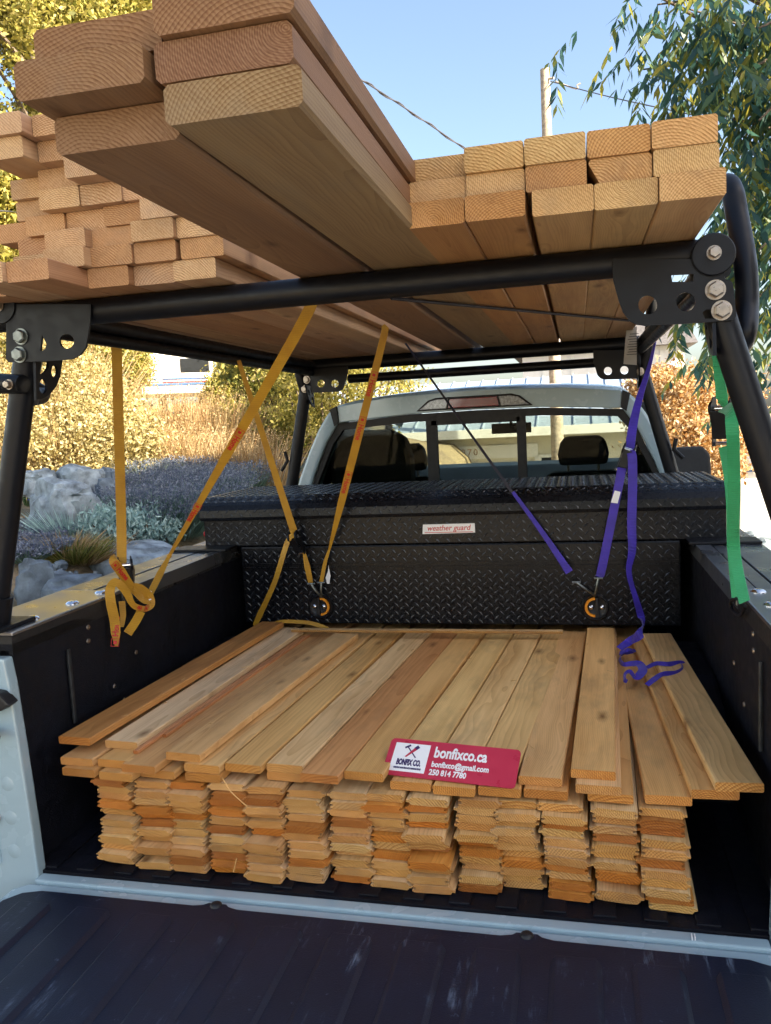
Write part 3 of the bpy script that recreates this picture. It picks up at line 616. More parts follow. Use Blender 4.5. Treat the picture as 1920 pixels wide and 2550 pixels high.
# long side rails: paired tubes under the load, and the upper guard hoops
XS = -.665
pa, pb = P(230, 812, 'x', XS), P(752, 912, 'x', XS)
for s in (-1, 1):
    X = XS if s < 0 else .70; zz = (pa.z+pb.z)/2
    mb = MB(); mb.tube([(X, YR, zz+.008), (X, YF, zz+.008)], .018, 14); mb.build('side_rail', M_BLACKSTEEL, rack, smooth=True)
    mb = MB(); mb.tube([(X, YR, zz-.024), (X, YF, zz-.024)], .015, 14); mb.build('side_rail', M_BLACKSTEEL, rack, smooth=True)
def z1(x, y): return (1480+x/3.786, 460+y/3.786)
hx = .745
hp = [P(*z1(1300, 60), 'x', hx), P(*z1(1352, 330), 'x', hx+.005), P(*z1(1425, 760), 'x', hx+.01), P(*z1(1440, 1150), 'x', hx+.01), P(*z1(1420, 1400), 'x', hx), P(*z1(1360, 1530), 'x', hx-.005), P(*z1(1290, 1560), 'x', hx-.03)]
for s in (-1, 1):
    base = [(abs(p.x), p.y, p.z) for p in hp][::-1]
    pts = base + [(.742, .26, 1.408), (.738, .36, 1.418), (.735, .55, 1.42), (.735, 1.5, 1.42), (.735, 1.68, 1.41), (.735, 1.80, 1.37), (.735, 1.86, 1.30), (.72, 1.88, 1.18), (.70, 1.90, 1.10)]
    mb = MB(); mb.tube(spline([(s*a, b, c) for a, b, c in pts], 6), .0205, 16); mb.build('guard_hoop', M_BLACKSTEEL, rack, smooth=True)
p = P(195/5.206, 700+1345/5.206, 'y', YR-.03)
mb = MB(); mb.tube([p+Vector((-.09, .02, .01)), p+Vector((.02, .0, 0))], [.024, .02], 12); mb.build('hoop_clamp', M_BLACKSTEEL, rack, smooth=True); bolt(p+Vector((0, -.018, 0)), .009, rack)
for (a, b) in (((1120, 1280), (1175, 1320)), ):
    k0 = P(*z4(1180, 1215), 'y', YF-.02); k1 = P(*z4(1160, 1330), 'y', YF-.02); k2 = P(*z4(1255, 1420), 'y', YF-.02)
    mb = MB(); mb.tube([k0, k1, k2], .009, 8); mb.build('tie_hook', M_BLACKSTEEL, rack, smooth=True)
k0 = P(*z5(38, 1185), 'y', YF-.02); k1 = P(*z5(68, 1280), 'y', YF-.02); k2 = P(*z5(5, 1385), 'y', YF-.02)
mb = MB(); mb.tube([k0, k1, k2], .008, 8); mb.build('tie_hook', M_BLACKSTEEL, rack, smooth=True)
mb = MB(); mb.tube([(LR[0].x+.05, YR-.02, .60), (LR[0].x+.05, YR-.02, .68)], .02, 12); mb.build('foot_sleeve', M_BLACKSTEEL, rack, smooth=True)

# ------------------------------------------------------------------ lumber helpers
def bar_mesh(name, wx, hz, L, r=.003, seg=6, bow=0.):
    """board with eased edges; origin at the near end, middle of the underside, running +y"""
    o = [(-wx/2+r, 0), (wx/2-r, 0), (wx/2, r), (wx/2, hz-r), (wx/2-r, hz), (-wx/2+r, hz), (-wx/2, hz-r), (-wx/2, r)]
    mb = MB(); mb.rings([[(a*(1-.0*k), L*k/seg, b+bow*math.sin(math.pi*k/seg)) for a, b in o] for k in range(seg+1)])
    me = D.meshes.new(name); me.from_pydata([tuple(p) for p in mb.v], [], mb.f)
    bm = bmesh.new(); bm.from_mesh(me); bmesh.ops.recalc_face_normals(bm, faces=bm.faces); bm.to_mesh(me); bm.free(); me.update(); return me
def put(name, me, mat, loc, rz=0., rx=0., ry=0., tint=(1, 1, 1)):
    o = link(name, me, mat); o.location = loc; o.rotation_euler = (rx, ry, rz); o.color = (*tint, 1); return o
def jit(c, a=.08): 
    k = 1+random.uniform(-a, a); return (min(1.1, c[0]*k), c[1]*k*(1+random.uniform(-.03, .03)), c[2]*k*(1+random.uniform(-.06, .06)))

ORD = ['first', 'second', 'third', 'fourth', 'fifth', 'sixth', 'seventh', 'eighth', 'ninth', 'tenth', 'eleventh', 'twelfth', 'thirteenth', 'fourteenth']
# six 2x6 planks pushed out farthest
def corner(u, v, z): return P(u/1.633, v/1.633, 'z', z)
m26 = [bar_mesh('plank', .139, .0372, L, .0048, 6) for L in (3.05, 3.66)]
PLK = [('B1', .1395, -.760, 0, (1.25, 1.2, 1.15), 'with its underside showing, lowest on the packed studs side'), ('B2', .133, -.760, 1, (.95, .84, .76), 'with dark end, middle of the three beside the packed studs'), ('B3', .139, -.768, 2, (1., .90, .80), 'topmost of the three beside the packed studs'),
       ('A1', -.003, -.726, 0, (.90, .84, .80), 'with its underside showing, lowest on the staggered studs side'), ('A2', -.013, -.770, 1, (.95, .86, .78), 'middle of the three beside the staggered studs'), ('A3', -.005, -.745, 2, (.98, .84, .76), 'topmost of the three beside the staggered studs')]
for n, x, y, k, t, d in PLK:
    o = put('plank', m26[0], M_BEAM, (x-.001, y, ZB+.0005+.0390*k), rz=random.uniform(-.002, .002) if n[0] == 'B' else .011 + random.uniform(-.001, .001), tint=jit(t, .03))
    tag(o, 'wide reddish plank ' + d, 'plank', 'wide planks on the rack')
# right pack of 2x4s: five columns, three rows
m24 = [bar_mesh('stud', .0885, .0378, L, .0028, 5) for L in (2.44, 2.60)]
def chipped():
    o = [(-.028, 0), (.0403, 0), (.0443, .004), (.0443, .034), (.0403, .0378), (-.0403, .0378), (-.0443, .034), (-.0443, .031)]
    mb = MB(); mb.rings([[(a, 2.44*k/4, b) for a, b in o] for k in range(5)]); me = D.meshes.new('stud'); me.from_pydata([tuple(p) for p in mb.v], [], mb.f)
    bm = bmesh.new(); bm.from_mesh(me); bmesh.ops.recalc_face_normals(bm, faces=bm.faces); bm.to_mesh(me); bm.free(); return me
m24c = chipped()
COLN = ['beside the wide planks', 'second from the wide planks', 'third from the wide planks', 'second from the guard hoop', 'beside the guard hoop']
ROWN = ['bottom', 'middle', 'top']
XR = [[.2445, .3345, .4330, .5225, .6125], [.2445, .3340, .4240, .5160, .6060], [.2440, .3335, .4235, .5140, .6040]]
YRR = [[-.252, -.255, -.243, -.240, -.250], [-.222, -.226, -.232, -.228, -.236], [-.205, -.232, -.236, -.233, -.238]]
for r in range(3):
    for c in range(5):
        t = jit({(0, 0): (1.0, .82, .55), (0, 1): (1., .80, .52), (1, 2): (.95, .78, .60), (2, 3): (1.02, .85, .62)}.get((r, c), (1.16, 1.06, .84)), .08)
        me_ = m24c if (r, c) == (1, 3) else m24[0]
        z = ZB+.0005+.0384*r + (0.0 if c else 0)
        o = put('stud', me_, M_FIR, (XR[r][c], YRR[r][c], z), rz=random.uniform(-.0015, .0015), tint=t)
        tag(o, f'pale packed stud, {ROWN[r]} row of three, {COLN[c]}', 'stud', 'studs packed three rows high on the rack')
        if (r, c) == (2, 4):
            for q in ((-.014, .016), (.006, .012)):
                mb = MB(); mb.box((XR[r][c]+q[0], YRR[r][c]-.0006, z+q[1]), (.009, .0012, .003), Matrix.Rotation(.2, 3, 'Y')); mb.build('staple', M_CHROME, o)
        if (r, c) in ((2, 1), (1, 4), (0, 3)):
            a = {(2, 1): .5, (1, 4): .45, (0, 3): -.35}[(r, c)]
            mb = MB(); mb.box((XR[r][c]+.004, YRR[r][c]-.0004, z+.019), (.0022, .0010, .024), Matrix.Rotation(a, 3, 'Y')); mb.build('end_crack', M_TRIM, o)
# left pack: staggered ends
LP = [(-.585, -.183, 0), (-.507, -.172, 0), (-.429, -.05, 0), (-.345, -.03, 0), (-.2605, -.038, 0),
      (-.66, -.06, 0), (-.575, -.05, 1), (-.492, -.078, 1), (-.4085, -.055, 1), (-.3355, -.048, 1), (-.2400, -.042, 1),
      (-.599, -.024, 2), (-.510, -.062, 2), (-.4290, -.038, 2), (-.3310, -.060, 2), (-.2420, -.048, 2),
      (-.665, -.01, 3), (-.575, -.039, 3), (-.4850, -.033, 3), (-.3960, -.045, 3), (-.3065, -.063, 3),
      (-.610, -.015, 4), (-.5200, -.066, 4), (-.4310, -.063, 4), (-.3420, -.059, 4),
      (-.608, -.029, 5), (-.5190, -.063, 5), (-.4300, -.109, 5), (-.34, -.05, 5),
      (-.580, -.140, 6), (-.4900, -.098, 6), (-.4, -.06, 6), (-.570, -.151, 7), (-.480, -.122, 7)]
LP = [(x, y, r) for x, y, r in LP]
byrow = {}
for x, y, r in LP: byrow.setdefault(r, []).append([x, y])
LROW = ['lowest', 'second', 'third', 'fourth', 'fifth', 'sixth', 'seventh', 'top']
for r, row in byrow.items():
    row.sort()
    for i in range(len(row)-2, -1, -1): row[i][0] = min(row[i][0], row[i+1][0]-.0892)
    for i_, (x, y) in enumerate(row):
        pinkish = random.random()
        t = jit((1.02, 1.0, 1.04) if pinkish > .35 else (.92, .80, .72), .12)
        o = put('stud', m24[1], M_FIR, (x, y, ZB+.0005+.0384*r), rz=random.uniform(-.0004, .0004), tint=t)
        tag(o, f'staggered stud in the {LROW[r]} row up from the crossbar, {ORD[len(row)-1-i_]} from the wide planks', 'stud', 'staggered studs on the rack')

# ------------------------------------------------------------------ cedar tongue-and-groove pile in the bed
def tg_mesh(L, flip, sd):
    w2, h = .0414, .0163; e = .0045; rr = random.Random(sd)
    o = [(-w2+e, 0), (w2-e*.7, 0), (w2, .0024), (w2, .0052), (w2+.0068, .0058), (w2+.0068, .0105), (w2, .0111), (w2, .0118), (w2-.0052, h), (-w2+.0052, h), (-w2, .0120),
         (-w2, .0112), (-w2+.0068, .0108), (-w2+.0068, .0056), (-w2, .0052), (-w2, .002)]
    p = []
    for k, (a, b) in enumerate(o):          # extra points along top and underside so the edge is never quite straight
        p.append((a, b))
        if k in (0, 8):
            a2, b2 = o[k+1]
            for t in (.25, .5, .75): p.append((a+(a2-a)*t, b+(b2-b)*t))
    if flip: p = [(-a, b) for a, b in p][::-1]
    cup = rr.uniform(-.0012, .0012); ws = [(rr.uniform(-.0004, .0004), rr.uniform(-.00035, .00035), rr.uniform(-.0006, .0006)) for _ in p]; sl = rr.uniform(-.04, .04)
    mb = MB(); mb.rings([[(a+q[0]*(k == 0), L*t+(q[2]+a*sl)*(k == 0), b+q[1]*(k < 2)+cup*((a/w2)**2-.3)) for (a, b), q in zip(p, ws)] for k, t in enumerate((0, .01, .4, 1))])
    me = D.meshes.new('cedar_board'); me.from_pydata([tuple(p_) for p_ in mb.v], [], mb.f)
    bm = bmesh.new(); bm.from_mesh(me); bmesh.ops.recalc_face_normals(bm, faces=bm.faces); bm.to_mesh(me); bm.free(); me.update(); return me
TG = [tg_mesh(1.78, k % 2 == 1, k) for k in range(16)]
y0 = [.030, .036, .040, .033, .028, .036, .055, .050, .040, .068, .068, .060, .046, .034]
NR = 11; HT = .0182
TINTS = [('pale', (1.08, 1.0, .92), 'cream pale', 3), ('honey', (1., .86, .66), 'honey coloured', 6), ('tan', (.92, .76, .58), 'dull tan', 3), ('orange', (.90, .52, .18), 'deep orange', 2.6), ('brown', (.66, .38, .18), 'red brown', 1.2)]
for c in range(14):
    tl = random.uniform(-.022, .022); cx_ = 0.; HT = .0182*random.uniform(.972, 1.0)
    for r in range(NR):
        cx_ += random.uniform(-.004, .004); tl = max(-.03, min(.03, tl+random.uniform(-.012, .012)))
        k = random.choices(range(5), [t[3] for t in TINTS])[0]
        x = -.640+.0452+.0909*c + cx_ + random.uniform(-.003, .003) + (.012 if c == 13 else 0) + (-.012 if c == 0 and r > 6 else 0)
        y = y0[c]*(1-r/NR)+.066*(r/NR) + random.gauss(0, .0065) + (random.uniform(-.024, .016) if random.random() < .2 else 0)
        if r == 0 and c in (0, 3, 10): y += .02
        me_ = random.choice(TG)
        o = put('cedar_board', me_, M_CEDAR, (x, y, .0055+HT*r), rz=-.030+random.uniform(-.008, .008), ry=tl, tint=jit(TINTS[k][1], .09))
        tag(o, f'{TINTS[k][2]} cedar board end, {ORD[r]} layer from the bed floor, {ORD[c]} column from yellow-strap side', 'board', 'tongue-and-groove boards stacked in the bed')
        if (c, r) in ((11, 1), (11, 0), (12, 2), (8, 0), (10, 2)):
            for q in (-.016, .012)[:1 if c in (8, 12) else 2]:
                mb = MB(); mb.box((x+q, y-.0007, .0055+HT*r+.009), (.010, .0012, .0026), Matrix.Rotation(random.uniform(-.4, .4), 3, 'Y')); mb.build('staple', M_CHROME, o)
# loose flat cedar boards spread on top: near-left, near-right at the underside, far centre x, far y, layer, tint
HT = .0182; ZT = .0055+HT*NR+.0008
TB = [ # (name, layer, xl, yl, xr, yr, x_far, y_far, tint, label)
 ('T1', 3, -.757, .075, -.672, .101, -.640, 1.17, (.80, .58, .36), 'weathered brown flat board on the yellow-strap edge of the pile'),
 ('T2', 1, -.740, .050, -.655, .081, -.62, 1.40, (.98, .84, .66), 'flat cedar board just under the weathered edge board'),
 ('T3', 0, -.728, .036, -.643, .067, -.60, 1.40, (.86, .68, .48), 'flat cedar board lowest of three under the weathered brown edge board'),
 ('T4', 2, -.660, .118, -.574, .133, -.562, 1.17, (1.08, 1.02, .95), 'pale round-edged board lying next to the weathered edge board'),
 ('T5', 1, -.643, .055, -.558, .075, -.50, 1.40, (.95, .80, .58), 'flat board with a notched end under the pale round-edged board'),
 ('T6', 0, -.628, .037, -.540, .047, -.49, 1.45, (.98, .82, .60), 'flat board under the notched board near the wheel arch'),
 ('T7', 1, -.572, .041, -.484, .050, -.42, 1.50, (.92, .72, .54), 'flat board with grey saw-marked end beside the thin reddish strips'),
 ('T8', 2, -.477, .072, -.388, .082, -.345, 1.10, (1.0, .86, .66), 'flat board with dark orange edge lying proud on the pile'),
 ('T9', 0, -.537, .059, -.449, .073, -.40, 1.5, (.95, .78, .56), 'flat board tucked under the proud orange-edged board'),
 ('T10', 1, -.427, .063, -.339, .068, -.30, 1.4, (1.02, .88, .68), 'flat board with a split end right of the orange-edged board'),
 ('T11', 1, -.334, .066, -.246, .088, -.205, 1.3, (1.0, .82, .60), 'flat board with a broken splintered end'),
 ('T12', 0, -.424, .050, -.336, .072, -.30, 1.5, (.90, .70, .46), 'flat board under the board with a split end'),
 ('T13', 1, -.240, .085, -.152, .090, -.105, 1.25, (1.06, .97, .84), 'clear pale flat board beside the broken-ended one'),
 ('T14', 0, -.240, .083, -.152, .092, -.10, 1.5, (.98, .84, .64), 'flat board under the clear pale one'),
 ('T15', 1, -.148, .043, -.060, .053, -.012, 1.25, (.86, .62, .46), 'reddish brown flat board beside the clear pale one'),
 ('T16', 1, -.056, .070, .032, .070, .075, 1.22, (.96, .78, .54), 'flat board with a round knot near its end beside the red sign'),
 ('T17', 0, .043, .072, .131, .080, .17, 1.5, (1.0, .84, .62), 'flat board under the logo side of the red sign'),
 ('T18', 0, .136, .061, .224, .068, .26, 1.5, (.98, .78, .52), 'flat board under the middle of the red sign'),
 ('T19', 0, .229, .072, .317, .072, .36, 1.5, (.96, .78, .54), 'flat board under the web address side of the red sign'),
 ('T17b', 1, .037, .130, .125, .132, .175, 1.22, (1.04, .92, .72), 'flat board whose end is hidden behind the logo of the red sign'),
 ('T18b', 1, .130, .128, .218, .132, .268, 1.21, (1.02, .90, .72), 'flat board whose end is hidden behind the middle of the red sign'),
 ('T19b', 1, .222, .125, .306, .128, .362, 1.215, (1.0, .88, .68), 'flat board whose end is hidden behind the web address of the red sign'),
 ('T20', 1, .311, .092, .399, .088, .418, 1.23, (1.0, .84, .62), 'flat board with a split end just beside the red sign'),
 ('T21', 2, .416, .088, .504, .096, .507, 1.205, (1.02, .82, .60), 'flat board lying proud beside the long dark gap'),
 ('T22', 1, .425, .063, .513, .069, .52, 1.4, (1.04, .92, .76), 'flat board directly under the proud board by the dark gap'),
 ('T23', 0, .322, .073, .410, .073, .43, 1.5, (.94, .74, .48), 'flat board under the split-ended board beside the red sign'),
 ('T24', 0, .448, .074, .536, .074, .545, 1.5, (.98, .80, .56), 'flat board lowest under the proud board by the dark gap'),
 ('T25', 0, .560, .096, .643, .060, .590, 1.40, (1.0, .78, .54), 'slanting flat board under the purple strap tail'),
 ('T26', 1, .645, .091, .728, .054, .645, 1.16, (.98, .78, .54), 'slanting flat board with a dark edge, second from the outside of the pile'),
 ('T27', 2, .688, .087, .770, .050, .678, 1.14, (1.04, .90, .70), 'outermost slanting flat board with the purple strap end on it')]
tops = {}
for n, l, xl, yl, xr, yr, xf, yf, t, lab in TB:
    xc, yc = (xl+xr)/2, (yl+yr)/2; L = math.hypot(xf-xc, yf-yc); rz = -math.atan2(xf-xc, yf-yc)
    z = ZT+.0192*l + (.0 if l < 3 else .002)
    me_ = bar_mesh('flat_board', .0875, .0186, L, .0025, 8, bow=random.uniform(-.0015, .003))
    o = put('flat_board', me_, M_CEDAR, (xc, yc, z), rz=rz, ry=random.uniform(-.008, .008), rx=random.uniform(-.0012, .0012), tint=jit(tuple(v**1.35 for v in t), .05))
    tag(o, lab, 'board', 'loose flat cedar boards on the pile'); tops[n] = o
for n in ('T17b', 'T18b', 'T19b', 'T20', 'T21', 'T22', 'T25', 'T26', 'T8', 'T10', 'T13', 'T1', 'T4'):
    o = tops[n]; Mo = Matrix.Translation(o.location) @ o.rotation_euler.to_matrix().to_4x4()
    for k in range(3):
        yy = random.uniform(.02, .95); sx_ = random.choice((-1, 1)); p0 = Mo @ Vector((sx_*.043, yy, .0182)); p1 = Mo @ Vector((sx_*(.043-random.uniform(.004, .016)), yy+random.uniform(-.02, .02), .0200)); p2 = Mo @ Vector((sx_*(.043-random.uniform(-.006, .02)), yy+random.uniform(-.035, .035), .0205))
        mb = MB(); mb.tube([p0, p1, p2], .0007, 4); f = mb.build('splinter', M_CEDAR, None); f.color = (1.1, 1., .8, 1); f.parent = o; f.matrix_parent_inverse = Mo.inverted()
# long edge strip across the far ends, thin offcuts
a = Vector((-.545, 1.115, 0)); b = Vector((.385, 1.128, 0)); me_ = bar_mesh('cedar_strip', .026, .009, (b-a).length, .002, 6)
tag(put('cedar_strip', me_, M_CEDAR, (a.x, a.y, ZT+.0192*3+.001), rz=-math.pi/2+.014, tint=(1., .88, .70)), 'thin cedar strip laid across the far ends of the boards', 'strip')
for k, (x1, yy1, x2, yy2, wd, lab) in enumerate([(-.565, .10, -.500, 1.10, .012, 'thin reddish offcut strip beside the pale round-edged board'), (-.545, .20, -.487, 1.12, .009, 'narrower reddish offcut strip lying parallel to another')]):
    L = math.hypot(x2-x1, yy2-yy1); tag(put('offcut_strip', bar_mesh('offcut_strip', wd, .008, L, .001, 5), M_CEDAR, (x1, yy1, ZT+.0192*2+.001), rz=-math.atan2(x2-x1, yy2-yy1), tint=(.80, .48, .34)), lab, 'strip')
# splinters hanging from the stack
for k, (pts, lab) in enumerate([([(840, 735), (880, 800), (955, 868)], 'long curled splinter hanging over the stack face'), ([(905, 1105), (890, 1170)], 'short splinter sticking up at the foot of the stack'), ([(435, 425), (437, 470)], 'tiny splinter on the weathered edge board')]):
    pp = [P(x/1.851+100, y/1.851+1540, 'y', .030 if k == 0 else (.012 if k == 1 else .33)) for x, y in pts]
    mb = MB(); mb.tube(spline(pp, 4), .0014, 5); o = mb.build('splinter', M_CEDAR); o.color = (1.1, .95, .7, 1); tag(o, lab, 'splinter')

# ------------------------------------------------------------------ the red sign
ze = ZT+.0192+.0006
bl_, br_ = P(950, 1927.5, 'z', ze+.001), P(1282.5, 1965.5, 'z', ze+.001)
ex = (br_-bl_).normalized(); back = Vector((-ex.y, ex.x, 0)); tilt = rad(33)
ey = back*math.cos(tilt)+Vector((0, 0, 1))*math.sin(tilt); en = ex.cross(ey)
W = (br_-bl_).length; tl = ray(963.5, 1837.0); k = (bl_-CAM).dot(en)/tl.dot(en); TLp = CAM+tl*k; HS = (TLp-bl_).dot(ey)
def sg(a, b, t=0.): return bl_+ex*a+ey*b+en*t
sign = tag(empty('business_sign', sg(W/2, 0)), 'crimson business sign with white lettering leaning on the cedar boards', 'sign')
rc = .010; ol = []
for (cx_, cy_, a0) in ((W-rc, rc, -90), (W-rc, HS-rc, 0), (rc, HS-rc, 90), (rc, rc, 180)):
    for j in range(5): t = rad(a0+j*22.5); ol.append((cx_+rc*math.cos(t), cy_+rc*math.sin(t)))
mb = MB(); mb.prism([sg(a, b) for a, b in ol], (0, 0, 0), en*.002); panel = mb.build('panel', M_SIGN, sign)
def rect(x0, y0, x1, y1, t0, t1): 
    m = MB(); m.rings([[sg(x0, y0, t), sg(x1, y0, t), sg(x1, y1, t), sg(x0, y1, t)] for t in (t0, t1)]); return m
logo = rect(W*.047, HS*.115, W*.322, HS*.885, .0021, .0026).build('logo_square', M_SIGNW, panel)
def tx(body, fx, fy, size, mat, par, bold, sx=1.0, align='LEFT'):
    return text('lettering', body, size, mat, par, basis(sg(W*fx, HS*fy, .0027 if par is not logo else .0031), ex, ey), bold=bold, sx=sx, align=align)
tx('bonfixco.ca', .362, .70, HS*.40, M_SIGNW, panel, .0011, W/.30*.72)
tx('bonfixco@gmail.com', .362, .385, HS*.205, M_SIGNW, panel, .0006, W/.30*.81)
tx('250 814 7780', .358, .17, HS*.205, M_SIGNW, panel, .0006, W/.30*.81)
tx('BONFIX CO.', .185, .355, HS*.215, M_SIGNB, logo, .0009, W/.30*.52, 'CENTER')
tx('BUILDING MAINTENANCE & RENOVATIONS', .185, .205, HS*.062, M_SIGNB, logo, .0002, W/.30*.56, 'CENTER')
# crossed hammer and saw
def bar2(x0, y0, x1, y1, w_, name):
    a = Vector((x0, y0)); b = Vector((x1, y1)); d = (b-a).normalized(); q = Vector((-d.y, d.x))*w_/2; m = MB()
    m.rings([[sg(*(a-q), t), sg(*(b-q), t), sg(*(b+q), t), sg(*(a+q), t)] for t in (.0027, .0032)]); return m.build(name, M_SIGNB if 'hammer' in name else M_SIGN, logo)
lx = W*.185; ly = HS*.665; u_ = HS*.16
bar2(lx+u_*.85, ly-u_*1.0, lx-u_*.75, ly+u_*.75, u_*.18, 'hammer_handle'); bar2(lx-u_*1.15, ly+u_*.55, lx-u_*.35, ly+u_*1.05, u_*.30, 'hammer_head')
m = MB(); m.rings([[sg(a, b, t) for a, b in ((lx-u_*.85, ly-u_*.95), (lx-u_*.60, ly-u_*1.0), (lx+u_*.75, ly+u_*.35), (lx+u_*.35, ly+u_*.62))] for t in (.0027, .0034)]); m.build('saw_blade', M_SIGN, logo)
bar2(lx+u_*.45, ly+u_*.45, lx+u_*.95, ly+u_*.95, u_*.55, 'hammer_saw_grip')

# ------------------------------------------------------------------ straps
def strap(name, label, cat='strap'): return tag(empty(name, (0, 0, 0)), label, cat)
def web(parent, pts, nrm, width, mat, n=6, name='webbing', sp=True):
    q = spline(pts, n) if sp else [Vector(p) for p in pts]
    if isinstance(nrm, list):
        k = len(nrm)-1; nn = []
        for i in range(len(q)):
            t = i/(len(q)-1)*k; a = min(int(t), k-1); nn.append(Vector(nrm[a]).lerp(Vector(nrm[a+1]), t-a))
        nrm = nn
    if isinstance(width, list):
        k = len(width)-1; ww = []
        for i in range(len(q)):
            t = i/(len(q)-1)*k; a = min(int(t), k-1); ww.append(width[a]*(1-(t-a))+width[a+1]*(t-a))
        width = ww
    mb = MB(); mb.ribbon(q, nrm, width); return mb.build(name, mat, parent)
def ratchet(parent, c, d, nrm, w_=.034, L=.11, mat=None, handle=None):
    """buckle: two cheeks, spool, cross pins and a folded handle"""
    mat = mat or M_BLACKSTEEL; c = Vector(c); d = Vector(d).normalized(); n = Vector(nrm); n = (n-d*n.dot(d)).normalized(); s_ = d.cross(n)
    mb = MB()
    for sg_ in (-1, 1):
        pl = [(-L*.5, -.008), (-L*.5, .008), (-L*.1, .012), (L*.12, .022), (L*.36, .022), (L*.5, .010), (L*.5, -.004), (L*.2, -.008)]
        o_ = c+s_*(sg_*w_/2); mb.prism([o_+d*a+n*b for a, b in pl], -s_*.0012, s_*.0012)
        mb.tube([o_+d*(L*.26)+n*.010-s_*.003, o_+d*(L*.26)+n*.010+s_*.003], .017, 16)
    r_ = mb.build('ratchet', mat, parent)
    mb = MB(); mb.tube([c+d*(L*.26)+n*.010-s_*(w_*.62), c+d*(L*.26)+n*.010+s_*(w_*.62)], .007, 12); mb.build('spool', M_CHROME, r_, smooth=True); mb = MB(); mb.tube([c-d*(L*.44)-s_*(w_*.58), c-d*(L*.44)+s_*(w_*.58)], .004, 8); mb.build('cross_pin', M_CHROME, r_, smooth=True)
    mb = MB(); mb.prism([c+d*a+n*b for a, b in ((-L*.35, .010), (-L*.35, .015), (L*.2, .030), (L*.2, .025))], -s_*(w_*.4), s_*(w_*.4)); mb.build('handle', handle or mat, r_, bevel=.001)
    return r_
def hook(parent, a, b, mat=M_DKBOLT):
    a = Vector(a); b = Vector(b); m_ = (a+b)/2+Vector((0, -.006, 0))
    mb = MB(); mb.tube([a+Vector((-.014, 0, 0)), a+Vector((.014, 0, 0))], .004, 8); mb.tube(spline([a, m_, b, b+Vector((0, .01, -.006)), b+Vector((0, .014, .004))], 4), .0045, 8); return mb.build('hook', mat, parent, smooth=True)
def lettering(parent, a, b, nrm, size=.0155, body='Home', flip=False):
    """brand print running along the strap from a to b, proud of the cloth"""
    size = size*1.25; a = Vector(a); b = Vector(b); d = (b-a).normalized(); n = Vector(nrm); n = (n-d*n.dot(d)).normalized(); up = n.cross(d)
    c = (a+b)/2 + n*.0014
    text('printed_word', body, size*1.25, M_RED, parent, basis(c+d*.006, d, up), bold=.0007, sx=.95)
    m_ = MB(); q = c-d*(size*2.0); e = size*.55
    for p0, p1 in (((-e, -e), (e, -e)), ((e, -e), (e, e)), ((e, e), (-e, e)), ((-e, e), (-e, -e))):
        A = q+d*p0[0]+up*p0[1]; B_ = q+d*p1[0]+up*p1[1]; m_.box((A+B_)/2, ((B_-A).length+.0012, .0013, .0006), basis((0, 0, 0), (B_-A).normalized(), n.cross((B_-A).normalized())).to_3x3())
    m_.box(q, (e*.9, e*.9, .0006), basis((0, 0, 0), d, up).to_3x3()); m_.build('printed_mark', M_RED, parent)
CN = Vector((.35, -.93, .05))
# 1: upright yellow strap outside the side rail, with ratchet on the bed rail and a tangle of tail
st = strap('ratchet_strap', 'yellow strap hanging straight down from the load to a ratchet on the bed rail')
a = P(288, 775, 'x', -.71); b = P(302, 1300, 'x', -.795); c = P(303, 1430, 'x', -.80)
web(st, [a, a.lerp(b, .5), b, c], (.55, -.83, 0), .0265, M_YEL)
def k6(x, y, ax='x', v=-.775): return P(240+x/6.942, 1360+y/6.942, ax, v)
ratchet(st, k6(500, 480, v=-.795), Vector((.02, 0, 1)), (.6, -.8, 0), .034, .10, handle=M_RUBBER)
mb = MB(); pl = [(520, 400), (540, 335), (590, 305), (640, 330), (660, 400), (655, 640), (590, 640), (585, 500)]
mb.prism([k6(*q, v=-.788) for q in pl], (0, 0, 0), (.006, -.008, 0)); mb.build('ratchet_cheek', M_BOLT, st, bevel=.001)
web(st, [k6(330, 170, v=-.79), k6(300, 260, v=-.78), k6(430, 450, v=-.775), k6(560, 640, v=-.77), k6(700, 820, v=-.765), k6(830, 930, v=-.76), k6(930, 920, v=-.757)], [(.6, -.8, .0), (.55, -.75, .35), (.55, -.8, .2), (.6, -.75, .3), (.5, -.6, .6), (.5, -.7, .5)], [.012, .026, .026, .022, .018, .026, .02], M_YEL)
lettering(st, k6(300, 300, v=-.776), k6(560, 600, v=-.768), (.55, -.8, .25), .013, 'Home')
web(st, [k6(640, 700, v=-.765), k6(760, 740, v=-.76), k6(900, 860, v=-.755), k6(950, 1000, v=-.75), k6(860, 1080, v=-.75), k6(740, 1070, v=-.752), k6(620, 1000, v=-.757), k6(520, 800, v=-.762), k6(400, 660, v=-.77), k6(310, 620, v=-.78), k6(235, 760, v=-.782), k6(250, 980, v=-.78), k6(310, 1260, v=-.778), k6(335, 1500, v=-.778), k6(345, 1730, v=-.778)],
    [(.5, -.8, .2), (.5, -.8, .2), (.5, -.8, 0), (.4, -.8, 0), (.4, -.85, .1), (.5, -.8, .2), (.6, -.7, .3), (.6, -.7, .4), (.6, -.6, .5), (.6, -.75, .2), (.7, -.7, 0), (.65, -.75, 0), (.65, -.75, 0), (.6, -.8, 0)], [.02, .026, .026, .02, .017, .017, .016, .022, .022, .02, .025, .026, .026, .025, .006], M_YEL, 7)
lettering(st, k6(330, 1560, v=-.776), k6(350, 1300, v=-.776), (.65, -.75, 0), .0145, 'Home')
lettering(st, k6(880, 1075, v=-.746), k6(640, 1060, v=-.750), (.4, -.85, .1), .011, 'Ho')
